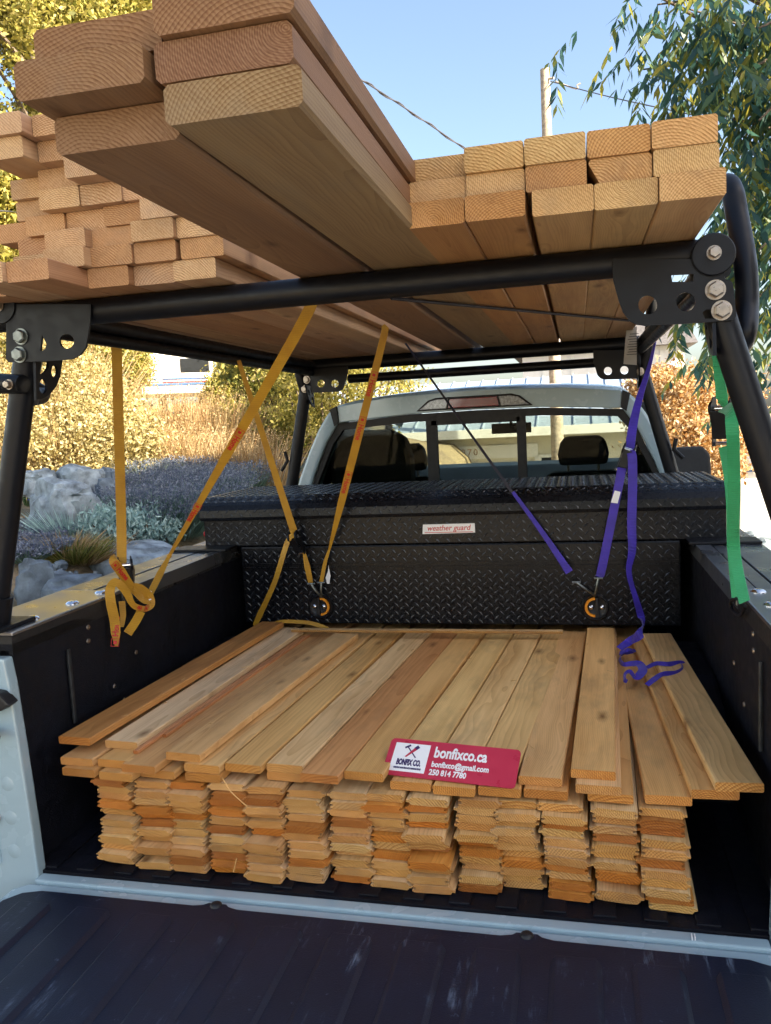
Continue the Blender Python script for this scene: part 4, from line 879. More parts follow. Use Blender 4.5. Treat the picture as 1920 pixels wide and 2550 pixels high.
web(st, [k6(440, 950, v=-.79), k6(460, 1200, v=-.788), k6(440, 1400, v=-.788)], (.6, -.8, 0), [.018, .016, .010], M_YEL)
web(st, [k6(770, 1130, v=-.752), k6(680, 1300, v=-.752), k6(540, 1510, v=-.755)], (.5, -.8, .2), .024, M_YEL)
# 2: yellow strap from the load down to a knot by the rail
st = strap('tie_down_strap', 'yellow printed strap crossing another and knotted beside the bed rail')
a = P(764, 752, 'z', 1.262); a2 = a+Vector((-.004, -.006, -.035)); e = k6(1260, 170, v=-.775); f_ = k6(905, 870, v=-.757)
web(st, [a, a2, a2.lerp(e, .5), e], [(.2, -.95, -.1), (.35, -.9, 0), (.55, -.8, .1)], [.026, .026, .024, .009], M_YEL, 8)
web(st, [e, k6(1100, 480, v=-.77), k6(940, 800, v=-.76), f_], (.5, -.8, .2), [.009, .020, .018, .006], M_YEL)
mb = MB(); mb.lathe([(.001, -.007), (.006, -.005), (.008, 0), (.006, .005), (.001, .007)], e, (.4, .3, .8), 10); mb.lathe([(.001, -.006), (.006, -.004), (.008, 0), (.006, .004), (.001, .006)], f_, (1, .3, .2), 10); mb.build('knot', M_YEL, st, smooth=True)
mb = MB()
for q in ((40, -120), (75, -20), (30, 60)):
    g = k6(905+q[0]*.9, 880+q[1]*.9, v=-.752); mb.ribbon([f_, g], (.5, -.8, .2), .007, .0008)
mb.build('frayed_end', M_SIGNW, st)
for t in (.45, .78):
    c = a2.lerp(e, t); d = (e-a2).normalized(); lettering(st, c-d*.035, c+d*.035, (.45, -.88, .05), .0150)
# 3: yellow strap from the side rail to the toolbox tie-down, with ratchet and loose tail
def k7(x, y, yy=1.185): return P(600+x/6.408, 1300+y/6.408, 'y', yy)
st = strap('ratchet_strap', 'yellow strap with a small ratchet and a long loose tail in front of the toolbox')
a = P(594, 897, 'x', -.645); b = k7(860, 200, 1.165)
web(st, [a, a.lerp(b, .5), b], (.3, -.95, 0), [.014, .022, .026], M_YEL)
d = k7(860, 200, 1.165)-k7(1000, 560, 1.175); ratchet(st, k7(900, 330, 1.17), d, (-.2, -.95, .1), .03, .09)
web(st, [k7(1010, 500), k7(1060, 720), k7(1115, 985, 1.19)], (.1, -1, 0), [.010, .022, .017], M_YEL)
hook(st, k7(1120, 985, 1.188), k7(1270, 1180, 1.195))
tl_ = [k7(890, 225, 1.155), k7(790, 235, 1.15), k7(700, 440, 1.145), k7(560, 900, 1.14), k7(420, 1230, 1.14), k7(300, 1480, 1.145), k7(220, 1660, 1.15)]
web(st, tl_, [(.1, -.8, .6), (0, -.8, .6), (-.3, -.95, .1), (-.2, -.97, .1), (-.2, -.97, .2), (-.2, -.97, 0), (-.1, -1, 0)], [.02, .02, .022, .020, .020, .022, .016], M_YEL, 7)
zt = ZT+.0192*4
l2 = [(220, 1740), (420, 1650), (640, 1590), (850, 1590), (1060, 1605), (1250, 1650), (1390, 1700)]
web(st, [k7(x, y, 1.165+.0*i) for i, (x, y) in enumerate(l2)], [(0, -.8, .6), (0, -.75, .65), (0, -.85, .5), (0, -.9, .4), (.1, -.9, .4), (.2, -.8, .5)], [.006, .010, .012, .013, .014, .015, .010], M_YEL, 7, 'loose_tail')
# 4: yellow printed strap to the same tie-down
st = strap('tie_down_strap', 'yellow printed strap from the load to the orange-ringed latch, with white tag')
a = P(955, 820, 'z', 1.262); a2 = a+Vector((-.004, .004, -.03)); b = k7(1410, 440, 1.18)
web(st, [a, a2, a2.lerp(b, .45), a2.lerp(b, .75), b], [(.3, -.9, -.2), (.25, -.95, 0), (.2, -.95, 0), (.35, -.9, 0)], [.020, .022, .0265, .025, .007], M_YEL, 8)
web(st, [b, k7(1345, 640, 1.185), k7(1280, 965, 1.19)], (.1, -1, 0), [.007, .013, .015], M_YEL)
hook(st, k7(1280, 968, 1.188), k7(1290, 1180, 1.195))
mb = MB(); mb.prism([k7(x, y, 1.183) for x, y in [(1395, 690), (1430, 860), (1410, 985), (1375, 985), (1350, 890), (1390, 780)]], (0, 0, 0), (0, .001, 0)); mb.build('care_tag', M_SIGNW, st)
for t in (.40, .66, .20):
    c = a2.lerp(b, t); d = (b-a2).normalized(); lettering(st, c-d*.035, c+d*.035, (.22, -.95, 0), .0155)
# 5: purple strap from the load to the other tie-down
st = strap('tie_down_strap', 'thin purple strap slanting down across the toolbox from the middle of the load')
a = P(1010, 855, 'z', 1.262); b = P(1418, 1425, 'y', 1.17)
m2 = P(1277, 1228, 'y', 1.186); m1 = a.lerp(m2, .5)
web(st, [a, m1, m2], [(.75, -.6, -.2), (.75, -.65, 0), (.6, -.75, .1)], [.008, .010, .012], M_ROPE, name='cord_end')
web(st, [m2+Vector((0, -.001, .004)), P(1350, 1325, 'y', 1.180), b], [(.6, -.75, .1), (.2, -.95, 0), (.1, -1, 0)], [.012, .016, .026], M_PUR)
hook(st, P(1435, 1450, 'y', 1.18), P(1478, 1480, 'y', 1.195))
# 6: purple ratchet strap from the front right leg of the rack
st = strap('ratchet_strap', 'purple strap with a ratchet at the rear window and its tail heaped on the boards')
def k4(x, y, yy): return P(*z4(x, y), 'y', yy)
web(st, [k4(985, 130, 1.45), k4(900, 480, 1.38), k4(800, 800, 1.32), k4(735, 1080, 1.27), k4(700, 1330, 1.22)], [(-.8, -.6, 0), (-.6, -.8, 0), (-.2, -.95, 0), (-.1, -1, 0)], [.006, .018, .024, .028, .030], M_PUR)
ratchet(st, k4(660, 1420, 1.20), k4(700, 1330, 1.2)-k4(610, 1560, 1.18), (-.1, -1, .1), .034, .10)
web(st, [k4(620, 1520, 1.185), k4(590, 1680, 1.18), P(1500, 1410, 'y', 1.185), P(1493, 1430, 'y', 1.19)], (-.1, -1, .05), .0275, M_PUR)
mb = MB(); q = [k4(545, 1755, 1.176), k4(607, 1770, 1.176), k4(575, 1890, 1.176), k4(505, 1880, 1.176)]; mb.prism(q, (0, 0, 0), (0, .001, 0)); mb.build('care_tag', M_SIGNW, st)
hook(st, P(1490, 1440, 'y', 1.188), P(1482, 1480, 'y', 1.195))
def k8(x, y, z=.262): return P(1500+x/6.942, 1540+y/6.942, 'z', z)
t0 = [k4(690, 1345, 1.19), k4(725, 1400, 1.17), k4(730, 1700, 1.165), P(1573, 1300, 'y', 1.16), P(1574, 1370, 'y', 1.16), P(1566, 1425, 'y', 1.155), P(1583, 1490, 'y', 1.15), P(1599, 1548, 'y', 1.14), k8(660, 260, .32), k8(480, 390, .285), k8(290, 520, .268)]
web(st, t0, [(0, -.7, .7), (0, -1, 0), (0, -1, 0), (.05, -1, 0), (.5, -.85, 0), (.75, -.65, 0), (.5, -.85, 0), (.1, -.95, .1), (-.3, -.7, .5), (-.2, -.6, .75)], [.024, .028, .028, .028, .026, .022, .022, .027, .027, .027, .02], M_PUR, 7)
zl = ZT+.0192*2+.004
web(st, [k8(300, 600, zl+.006), k8(450, 545, zl+.020), k8(545, 560, zl+.012), k8(380, 610, zl+.004), k8(300, 690, zl+.002), k8(360, 790, zl+.004), k8(520, 780, zl+.012), k8(640, 790, zl+.02), k8(700, 890, zl+.02), k8(620, 1000, zl+.014), k8(560, 1000, zl+.01)],
    [(0, -.5, .85), (0, -.5, .85), (0, -.6, .8), (-.7, -.6, .4), (-.8, -.5, .3), (-.2, -.8, .55), (0, -.8, .6), (0, -.75, .65), (-.1, -.6, .8), (0, -.6, .8)], [.018, .016, .014, .012, .013, .012, .016, .022, .024, .022, .016], M_PUR, 7, 'loose_tail')
web(st, [k8(560, 1030, zl+.004), k8(480, 920, zl+.012), k8(400, 960, zl+.010), k8(385, 1060, zl+.004), k8(430, 1090, zl+.002)], [(0, -.6, .8), (-.3, -.7, .6), (-.8, -.5, .3), (-.5, -.7, .5)], [.008, .012, .013, .012, .01], M_PUR, 7, 'loose_tail')
web(st, [k8(770, 850, zl+.018), k8(930, 780, zl+.020), k8(1130, 790, zl+.020), k8(1380, 790, zl+.012), k8(1405, 900, zl+.010), k8(1280, 950, zl+.014), k8(1050, 960, zl+.020), k8(900, 1050, zl+.016), k8(770, 1150, zl+.006)],
    [(0, -.7, .7), (0, -.75, .65), (0, -.75, .65), (.3, -.8, .5), (.6, -.7, .4), (0, -.8, .6), (0, -.8, .6), (-.2, -.7, .7), (-.3, -.6, .7)], [.010, .012, .013, .020, .022, .016, .012, .015, .014], M_PUR, 7, 'loose_tail')
# 7: green strap on the right rail
st = strap('ratchet_strap', 'green stitched strap with a black ratchet hanging onto the bed rail')
def k9(x, y, v=.77): return P(1720+x/3.689, 960+y/3.689, 'x', v)
web(st, [P(1772, 830, 'x', .735), P(1785, 900, 'x', .742), P(1797, 985, 'x', .748), k9(290, 190, .752)], (-.75, -.65, 0), [.012, .020, .030, .030], M_GRN)
ratchet(st, k9(300, 330, .76), Vector((.02, 0, 1)), (-.55, -.8, .1), .040, .11)
web(st, [k9(300, 205, .752), k9(360, 230, .745), k9(385, 420, .745), k9(395, 700, .752), k9(400, 1000, .76), k9(395, 1400, .77), k9(420, 1640, .775), k9(495, 1990, .782)], [(-.5, -.6, .6), (-.6, -.8, .1), (-.6, -.8, 0), (-.6, -.8, 0), (-.6, -.8, 0), (-.65, -.75, 0), (-.65, -.75, 0)], [.026, .027, .027, .027, .027, .027, .027, .027], M_GRN, 7)
web(st, [k9(305, 560, .765), k9(330, 830, .768), k9(350, 1100, .772), k9(365, 1500, .778), k9(410, 1950, .785)], (-.7, -.7, 0), [.028, .014, .012, .016, .018], M_GRN, 7)
mb = MB(); mb.prism([k9(x, y, .752) for x, y in [(345, 845), (362, 845), (360, 970), (345, 970)]], (0, 0, 0), (.0008, 0, 0)); mb.build('care_tag', M_SIGNW, st)
mb = MB(); mb.tube(spline([k9(420, 1960, .785), k9(370, 1980, .788), k9(380, 2060, .79), k9(450, 2110, .79), k9(500, 2030, .788), k9(470, 2020, .786)], 5), .004, 8); mb.build('hook', M_BLACKSTEEL, st, smooth=True)
# dark cord under the load, grey tag
mb = MB(); q0_, q1_ = P(975, 743, 'z', 1.262), P(1566, 798, 'z', 1.262); mb.tube(spline([q0_, q0_.lerp(q1_, .3), q0_.lerp(q1_, .7), q1_], 4), .0042, 8); tag(mb.build('cord', M_ROPE, None, smooth=True), 'dark cord stretched tight across the underside of the studs', 'cord')
tg_ = strap('strap_label', 'grey printed label hanging under the front end of the load', 'label')
mb = MB(); q = [P(*z1(300, 1370), 'y', 1.62), P(*z1(400, 1335), 'y', 1.62), P(*z1(400, 1700), 'y', 1.62), P(*z1(275, 1690), 'y', 1.62)]; mb.prism(q, (0, 0, 0), (0, .0016, 0)); lab_ = mb.build('label_cloth', M_GREYWEB, tg_)
mb = MB(); qx = (q[1]-q[0]).normalized(); qd = (q[3]-q[0])
for k in range(9):
    o_ = q[0].lerp(q[1], .14)+qd*(.2+.075*k); mb.box(o_+qx*.026+Vector((0, -.0006, 0)), (.030+.006*(k % 3), .0006, .0022))
mb.build('fine_print', M_TRIM, lab_)

# ------------------------------------------------------------------ foliage helpers
def quads(name, c, d, q, L, Wd, mat, parent=None, kind=None, fold=0.):
    """diamond leaves: centres c, long axis d, side axis q, half lengths"""
    n = len(c); L = np.broadcast_to(np.asarray(L).reshape(-1, 1), (n, 1)); Wd = np.broadcast_to(np.asarray(Wd).reshape(-1, 1), (n, 1))
    v = np.empty((n, 4, 3)); v[:, 0] = c-d*L; v[:, 1] = c+q*Wd-d*L*.15; v[:, 2] = c+d*L; v[:, 3] = c-q*Wd-d*L*.15
    me = D.meshes.new(name); me.vertices.add(4*n); me.vertices.foreach_set('co', v.reshape(-1))
    me.loops.add(4*n); me.loops.foreach_set('vertex_index', np.arange(4*n, dtype=np.int32))
    me.polygons.add(n); me.polygons.foreach_set('loop_start', np.arange(0, 4*n, 4, dtype=np.int32)); me.polygons.foreach_set('loop_total', np.full(n, 4, dtype=np.int32))
    me.update(calc_edges=True); o = link(name, me, mat, parent)
    if kind: o['kind'] = kind
    return o
def unit(a): return a/np.maximum(np.linalg.norm(a, axis=1, keepdims=True), 1e-9)
def rand_axes(n, down=0.):
    d = rng.normal(size=(n, 3)); d[:, 2] -= down*1.6; d = unit(d); r = rng.normal(size=(n, 3)); q = unit(np.cross(d, r)); return d, q
def clumps(center, radii, ncl, per, spread, flat=0.):
    """points gathered in clumps near the skin of an ellipsoid"""
    d = unit(rng.normal(size=(ncl, 3))); rr = rng.uniform(.45, 1.05, (ncl, 1))**.5; cc = np.array(center)+d*rr*np.array(radii)
    p = np.repeat(cc, per, 0); s = np.repeat(rng.uniform(.5, 1.4, (ncl, 1)), per, 0)
    return p+rng.normal(size=p.shape)*spread*s
def trunk_mesh(name, base, top, r0, r1, parent, nb=6, reach=1.5):
    base = Vector(base); top = Vector(top); mb = MB(); pts = []
    for k in range(7):
        t = k/6; pts.append(base.lerp(top, t)+Vector((math.sin(t*5)*.08, math.cos(t*4)*.08, 0))*min(1, reach))
    mb.tube(pts, [r0*(1-t/6)+r1*t/6 for t in range(7)], 9)
    for k in range(nb):
        a = pts[2+k % 4]; an = k*2.4; e = a+Vector((math.cos(an)*reach, math.sin(an)*reach, reach*.7)); mb.tube(spline([a, a.lerp(e, .5)+Vector((0, 0, .1*reach)), e], 3), [r0*.4*(1-i/8) for i in range(7)], 6)
    return mb.build(name, M_BARK, parent, smooth=True)
def tree(name, label, center, radii, ncl, per, spread, leaf, mat, ground=None, r0=.16, down=.2, group=None, cat='tree', elong=2.2):
    gz = H(center[0], center[1]) if ground is None else ground
    o = tag(empty(name, (center[0], center[1], gz)), label, cat, group)
    trunk_mesh('trunk', (center[0], center[1], gz-.1), (center[0], center[1], center[2]+radii[2]*.5), r0, r0*.3, o, 8, radii[0]*.6)
    p = clumps(center, radii, ncl, per, spread); d, q = rand_axes(len(p), down); s_ = rng.uniform(.6, 1.25, len(p))*leaf
    quads('crown', p, d, q, s_, s_/elong, mat, o); return o
def shrub(name, label, center, radii, ncl, per, spread, leaf, mat, group=None, down=-.2, elong=2.4, cat='shrub'):
    gz = H(center[0], center[1]); o = tag(empty(name, (center[0], center[1], gz)), label, cat, group)
    mb = MB()
    for k in range(7):
        an = k*.9; mb.tube([(center[0]+.05*math.cos(an), center[1]+.05*math.sin(an), gz-.05), (center[0]+math.cos(an)*radii[0]*.6, center[1]+math.sin(an)*radii[1]*.6, center[2]+radii[2]*.3)], [.025, .008], 5)
    mb.build('stem', M_BARK, o)
    p = clumps(center, radii, ncl, per, spread); p = p[p[:, 2] > gz-.02]; d, q = rand_axes(len(p), down); s_ = rng.uniform(.6, 1.3, len(p))*leaf
    quads('foliage', p, d, q, s_, s_/elong, mat, o); return o
def tuft(name, label, base, rad_, hgt, n, mat, tipmat=None, lean=.25, width=.006, group=None, cat='plant', tipn=6, bush=.0):
    """upright blades or flower spikes from one root"""
    base = np.array(base); o = tag(empty(name, tuple(base)), label, cat, group)
    r_ = rad_*np.sqrt(rng.uniform(0, 1, n)); an = rng.uniform(0, 2*np.pi, n)
    root = base+np.stack([r_*.45*np.cos(an), r_*.45*np.sin(an), np.zeros(n)-.03], 1)
    h_ = hgt*rng.uniform(.55, 1.1, n); out = lean*r_/rad_*1.6
    tip = root+np.stack([np.cos(an)*out*hgt+rng.normal(0, .05, n)*hgt, np.sin(an)*out*hgt+rng.normal(0, .05, n)*hgt, h_], 1)
    d = unit(tip-root); q = unit(np.cross(d, rng.normal(size=(n, 3)))); L = np.linalg.norm(tip-root, axis=1)/2
    quads('blades', (root+tip)/2, d, q, L, width, mat, o)
    if tipmat is not None:
        tp = np.repeat(tip, tipn, 0)-np.repeat(d, tipn, 0)*rng.uniform(0, .16, (n*tipn, 1))*hgt+rng.normal(0, .006, (n*tipn, 3)); dd, qq = rand_axes(len(tp), -.6)
        quads('flower_tips', tp, dd, qq, rng.uniform(.006, .013, len(tp)), .004, tipmat, o, 'stuff')
    return o
L_GOLD = leafmat('golden_leaves', [(0, (.15, .12, .035)), (.3, (.36, .28, .10)), (.65, (.55, .46, .21)), (1, (.70, .62, .37))], .4)
L_YEL = leafmat('yellow_green_leaves', [(0, (.09, .10, .02)), (.3, (.24, .22, .04)), (.65, (.42, .36, .08)), (1, (.58, .50, .18))], .42)
L_GREEN = leafmat('green_leaves', [(0, (.06, .08, .02)), (.4, (.17, .18, .04)), (.8, (.32, .29, .07)), (1, (.46, .40, .13))], .42)
L_SUMAC = leafmat('drooping_leaves', [(0, (.028, .078, .085)), (.45, (.055, .13, .095)), (.75, (.13, .18, .05)), (1, (.38, .33, .05))], .5, .4)
L_STRAW = leafmat('dry_grass_blades', [(0, (.26, .14, .055)), (.5, (.46, .32, .15)), (1, (.62, .50, .30))], .3)
L_ORANGE = leafmat('brown_autumn_leaves', [(0, (.24, .10, .022)), (.4, (.42, .24, .08)), (.75, (.58, .42, .22)), (1, (.68, .58, .42))], .4)
L_LAV = leafmat('lavender_stems', [(0, (.07, .13, .10)), (.5, (.13, .22, .17)), (1, (.24, .33, .26))], .2)
L_LAVT = leafmat('lavender_flowers', [(0, (.09, .11, .17)), (.6, (.17, .19, .25)), (1, (.29, .32, .35))], .2)
L_SILV = leafmat('silver_leaves', [(0, (.18, .30, .28)), (.6, (.33, .48, .45)), (1, (.50, .64, .59))], .2)
L_DKG = leafmat('dark_green_leaves', [(0, (.02, .045, .02)), (.6, (.06, .11, .04)), (1, (.14, .20, .06))], .25)
L_BLUEF = leafmat('blue_petals', [(0, (.03, .03, .30)), (1, (.08, .08, .55))], .2)

# ------------------------------------------------------------------ rocks on the bank
def rock(label, px, py, hw_, hh_, mat, dep=None, squash=.75, seed=0, group='boulders on the bank', sink=.25):
    """px,py: middle of the boulder in the half-size view; hw_,hh_ its half size there"""
    base = hit(*Q(px, py+hh_)); d_ = (base-CAM).dot(_f) if dep is None else dep
    c = PD(*Q(px, py), d_-.05); sx = hw_/.8677*(d_-.05)/FPX; sz = hh_/.8677*(d_-.05)/FPX
    bm = bmesh.new(); bmesh.ops.create_icosphere(bm, subdivisions=4, radius=1.0)
    for v in bm.verts:
        p = v.co.copy(); k = 1+.32*noise.noise(p*1.1+Vector((seed*7.3, 1, 2)))+.14*noise.noise(p*2.7+Vector((seed, 9, 4)))+.04*noise.noise(p*7+Vector((seed, 3, 1)))
        p = Vector([math.copysign(abs(a)**.72, a) for a in p])*k
        st_ = .09; p = Vector([round(a/st_/2.6)*st_*2.6*.35+a*.65 for a in p])
        v.co = Vector((p.x*sx, p.y*max(sx, sz)*squash, p.z*sz*1.02))
    me = D.meshes.new('boulder'); bm.to_mesh(me); bm.free()
    o = link('boulder', me, mat, smooth=True); o.location = c; o.rotation_euler = (0, 0, -.5)
    me.set_sharp_from_angle(angle=rad(28)); return tag(o, label, 'boulder', group)
D0 = (hit(*Q(138, 1146))-CAM).dot(_f)
rock('large mossy grey boulder on the bank, the tallest one', 138, 1092, 80, 54, M_ROCK, dep=D0, seed=1)
rock('pale flat-topped boulder above the mossy one', 172, 1042, 60, 36, M_ROCK, dep=D0+.45, seed=2)
rock('small whitish boulder peeking over the low plants by the rack leg', 80, 1045, 45, 30, M_ROCK, dep=D0+.4, seed=3)
rock('dark boulder between the yellow strap and the pale flat-topped boulder', 240, 1040, 28, 30, M_ROCKD, dep=D0+.6, seed=4)
rock('blue grey upright boulder behind the yellow strap', 234, 1092, 30, 48, M_ROCKD, dep=D0+.2, seed=5)
rock('long low speckled boulder just behind the bed rail', 296, 1222, 118, 42, M_ROCK, seed=6)
rock('dark blue boulder beside the end of the bed rail', 150, 1300, 92, 62, M_ROCKD, seed=7)
rock('narrow stone standing by the rack leg', 82, 1270, 24, 60, M_ROCKD, seed=8)
rock('small tan stone between the boulders', 106, 1234, 15, 13, M_ROCK, seed=9)
rock('small dark stone under the dry grass', 130, 1222, 16, 10, M_ROCKD, seed=10)
for k in range(9):
    x = 150+k*14+random.uniform(-5, 5); rock('pebble in the gap between the boulders', x, 1240+random.uniform(-8, 8), random.uniform(5, 9), random.uniform(4, 6), M_ROCKD if k % 2 else M_ROCK, seed=20+k, group='pebbles between the boulders')
rock('pale rounded boulder on the sunny side beyond the green strap', 1615, 1172, 28, 22, M_ROCK, seed=40, dep=8.5, group='boulders on the sunny side')
rock('larger cream boulder at the edge of the sunny pavement', 1655, 1190, 34, 26, M_ROCK, seed=41, dep=8.0, group='boulders on the sunny side')
rock('low boulder in front of the pale rounded one', 1600, 1190, 18, 18, M_ROCK, seed=42, dep=7.6, group='boulders on the sunny side')

# ------------------------------------------------------------------ low planting (shaded near the truck)
def root(px, py): p = hit(*Q(px, py)); return (p.x, p.y, H(p.x, p.y))
LAVPX = [(410, 1090), (450, 1120), (500, 1060), (550, 1050), (600, 1045), (325, 1105), (350, 1112), (395, 1120), (430, 1105), (318, 1150), (345, 1160), (385, 1160), (425, 1150), (470, 1085), (515, 1075), (560, 1065), (600, 1060), (330, 1070), (380, 1068), (430, 1062), (480, 1050), (530, 1045), (580, 1040), (610, 1030)]
for k, (x, y) in enumerate(LAVPX):
    b = root(x, y); dist = (Vector(b)-CAM).length
    tuft('lavender', 'lavender clump with purple grey spikes on the bank above the boulders', b, .33, .25*min(1.3, dist/4.2), 700, L_LAV, L_LAVT, .45, .0035, 'lavender clumps')
for k, (x, y) in enumerate([(65, 1150), (80, 1180), (60, 1205), (95, 1195), (120, 1165)]):
    b = root(x, y); tuft('lavender', 'lavender clump with purple grey spikes by the rear rack leg', b, .12, .10, 300, L_LAV, L_LAVT, .7, .003, 'lavender clumps by the leg')
for k, (x, y) in enumerate([(235, 1172), (262, 1176), (290, 1175), (318, 1176), (335, 1180)]):
    b = root(x, y+6); c = Vector(b)+Vector((0, 0, .10)); shrub('silver_plant', 'low silver-leaved plant in front of the lavender', c, (.17, .17, .12), 60, 22, .03, .020, L_SILV, 'silver-leaved plants', -.8, 3.2, 'plant')
for k, (x, y) in enumerate([(140, 1190), (205, 1195), (185, 1205)]):
    b = root(x, y+8); tuft('dry_grass', 'small tuft of tan dry grass among the boulders', b, .13, .15, 240, L_STRAW, None, .9, .003, 'dry grass tufts')
b = root(160, 1210); tuft('green_tuft', 'bright green low tuft between the dry grasses', b, .16, .15, 420, L_GREEN, None, .8, .004)
b = root(155, 1165); tuft('blue_grass', 'blue-green grass tuft before the tall boulder', b, .18, .22, 380, L_SILV, None, .7, .003)
b = root(165, 1130); o = tuft('blue_flower', 'dark green plant with small blue flowers before the tall boulder', b, .18, .20, 200, L_DKG, L_BLUEF, .6, .006, tipn=1)
b = root(62, 1095); o = tuft('white_flower', 'white flower head beside the rear rack leg', b, .05, .20, 30, L_DKG, L_SILV, .2, .004, tipn=30)

# ------------------------------------------------------------------ sunny vegetation behind the bank
def at_d(px, py, d): return PD(*Q(px, py), d)
for i, (x, y, d, rx, rz) in enumerate([(90, 860, 7.6, .75, .75), (135, 885, 7.2, .52, .5), (215, 915, 7.6, .34, .34), (40, 930, 7.0, .45, .5), (130, 960, 6.8, .8, .35), (225, 965, 6.9, .45, .24)]):
    c = at_d(x, y, d)
    tuft('wispy_stems', f'thin straw stems rising through the golden shrubs, {ORD[i]} clump from the rear rack leg', (c.x, c.y, max(H(c.x, c.y), c.z-rz*.8)), rx*.9, rz*1.9, 260, L_STRAW, L_GOLD, .5, .004, tipn=4)
    shrub('golden_shrub', 'sunlit golden small-leaved shrub behind the boulders', c, (rx, rx*.8, rz), 150, 95, .085, .018, L_GOLD, 'golden shrubs behind the boulders', 0., 1.9)
for i, (x, y) in enumerate([(300, 985), (340, 985), (375, 980), (415, 985), (450, 990), (490, 985), (530, 985), (570, 985), (330, 965), (400, 955), (470, 955), (370, 970), (430, 965), (350, 955), (500, 960)]):
    p = at_d(x, y, 7.4+.8*(i > 7)); p.z = H(p.x, p.y)
    tuft('tall_dry_grass', 'tall sunlit straw grass behind the lavender', (p.x, p.y, p.z), .35, .58 if i < 8 else .85, 300, L_STRAW, L_STRAW, .35, .005, 'tall straw grasses', tipn=3)
for i, (x, y, d, rx, rz, lab) in enumerate([(600, 880, 9.5, .38, .7, 'bushy sunlit conifer right of the crossed straps'), (520, 945, 8.8, .32, .35, 'low conifer sapling behind the crossed straps'), (615, 960, 8.6, .5, .35, 'low green shrub beside the front rack leg'), (690, 860, 8.2, .55, .6, 'leafy yellow-green shrub behind the front rack leg'), (760, 830, 9.2, .8, .55, 'leafy yellow-green shrub beside the cab roof'), (296, 790, 12.5, .16, .25, 'small leafy shrub partly hiding the camper vent'), (480, 845, 12.5, .20, .2, 'small leafy shrub in front of the camper window')]):
    c = at_d(x, y, d); shrub('garden_shrub', lab, c, (rx, rx, rz), 110, 60, .08, .026, L_YEL if i != 2 else L_GREEN, 'shrubs near the front of the truck', .3, 2.2)
for i, (x, y, d, rx, rz, mt, lab) in enumerate([(90, 170, 13.5, 2.6, 2.6, L_YEL, 'big sunlit leafy tree above the staggered studs'), (215, 30, 15., 1.9, 1.5, L_YEL, 'leafy tree top behind the wide planks'), (10, 480, 13., 1.3, 1.4, L_YEL, 'leafy tree at the edge of the staggered studs'), (100, 720, 12.5, 1.1, .8, L_YEL, 'dark leafy tree behind the golden shrubs'), (205, 690, 21, 1.2, .9, L_YEL, 'leafy tree beside the camper'), (330, 690, 22., 2.6, 1.1, L_YEL, 'far leafy tree behind the camper'), (520, 760, 20., 2.2, 1.3, L_YEL, 'far leafy tree right of the camper')]):
    c = at_d(x, y, d); tree('broadleaf_tree', lab, (c.x, c.y, c.z), (rx, rx, rz), 300 if i < 3 else 130, 150, .17, .052, mt, r0=.14, elong=1.9)
# conifer with bare stem
p = hit(*Q(565, 1000)); c = at_d(565, 820, 9.2)
tree('young_conifer', 'thin conifer with a bare pale stem behind the crossed yellow straps', (c.x, c.y, c.z+.2), (.5, .5, .55), 130, 26, .05, .04, L_GREEN, r0=.035, down=.5)
# brown bush, right of the cab
for i, (x, y, d, rx, rz) in enumerate([(1465, 930, 10.5, .55, .75), (1525, 900, 11.2, .7, .75), (1500, 990, 10., .6, .45), (1420, 860, 12.5, .45, .45)]):
    c = at_d(x, y, d); shrub('autumn_shrub', 'sunlit brown-leaved shrub between the cab and the green strap', c, (rx, rx, rz), 130, 80, .09, .030, L_ORANGE, 'brown shrubs beyond the cab', .2, 1.8)

# ------------------------------------------------------------------ drooping tree over the right side
sum_c = at_d(1900, 330, 5.6)
sumac = tag(empty('drooping_tree', (sum_c.x+.3, sum_c.y, H(sum_c.x+.3, sum_c.y))), 'drooping long-leaved tree hanging over the packed studs and the guard hoop', 'tree')
tb = Vector((sum_c.x+.3, sum_c.y, H(sum_c.x+.3, sum_c.y)))
mb = MB(); mb.tube(spline([tb-Vector((0, 0, .1)), tb+Vector((.05, .1, 1.2)), tb+Vector((-.1, 0, 2.6)), tb+Vector((-.2, .1, 4.2))], 4), [.14-.008*i for i in range(13)], 10)
TW = []
def branch(px, py, d, n, sp=1.0):
    e = at_d(px, py, d); a = tb+Vector((-.15, .05, random.uniform(2.3, 4.2))); m_ = a.lerp(e, .55)+Vector((0, 0, .25)); q = spline([a, m_, e], 6)
    mb.tube(q, [.028*(1-i/15) for i in range(len(q))], 6)
    for k in range(int(n*3.0)): TW.append((q[random.randint(4, len(q)-1)]+Vector(rng.normal(0, .22*sp, 3)), 1))
for px, py, d, n in [(1640, 60, 4.8, 16), (1560, 40, 5.2, 14), (1490, 20, 5.4, 9), (1420, 10, 5.6, 4), (1300, -60, 5.4, 4), (1340, -50, 5.4, 5), (1600, 160, 5.0, 14), (1530, 130, 5.3, 11), (1480, 170, 5.6, 8), (1390, 150, 5.7, 4), (1640, 260, 4.9, 14), (1560, 250, 5.4, 10), (1480, 240, 5.8, 5), (1640, 360, 4.9, 13), (1610, 440, 5.2, 12), (1640, 540, 5.0, 13), (1590, 330, 5.6, 8), (1640, 640, 5.2, 12), (1600, 560, 5.8, 9), (1655, 720, 5.4, 10), (1560, 690, 6.2, 7), (1490, 700, 6.4, 8), (1440, 705, 6.4, 5), (1530, 760, 6.6, 6), (1650, 830, 6.0, 6)]:
    branch(px, py, d, n)
mb.build('trunk', M_BARK, sumac, smooth=True)
lc, ld, lq, ll = [], [], [], []
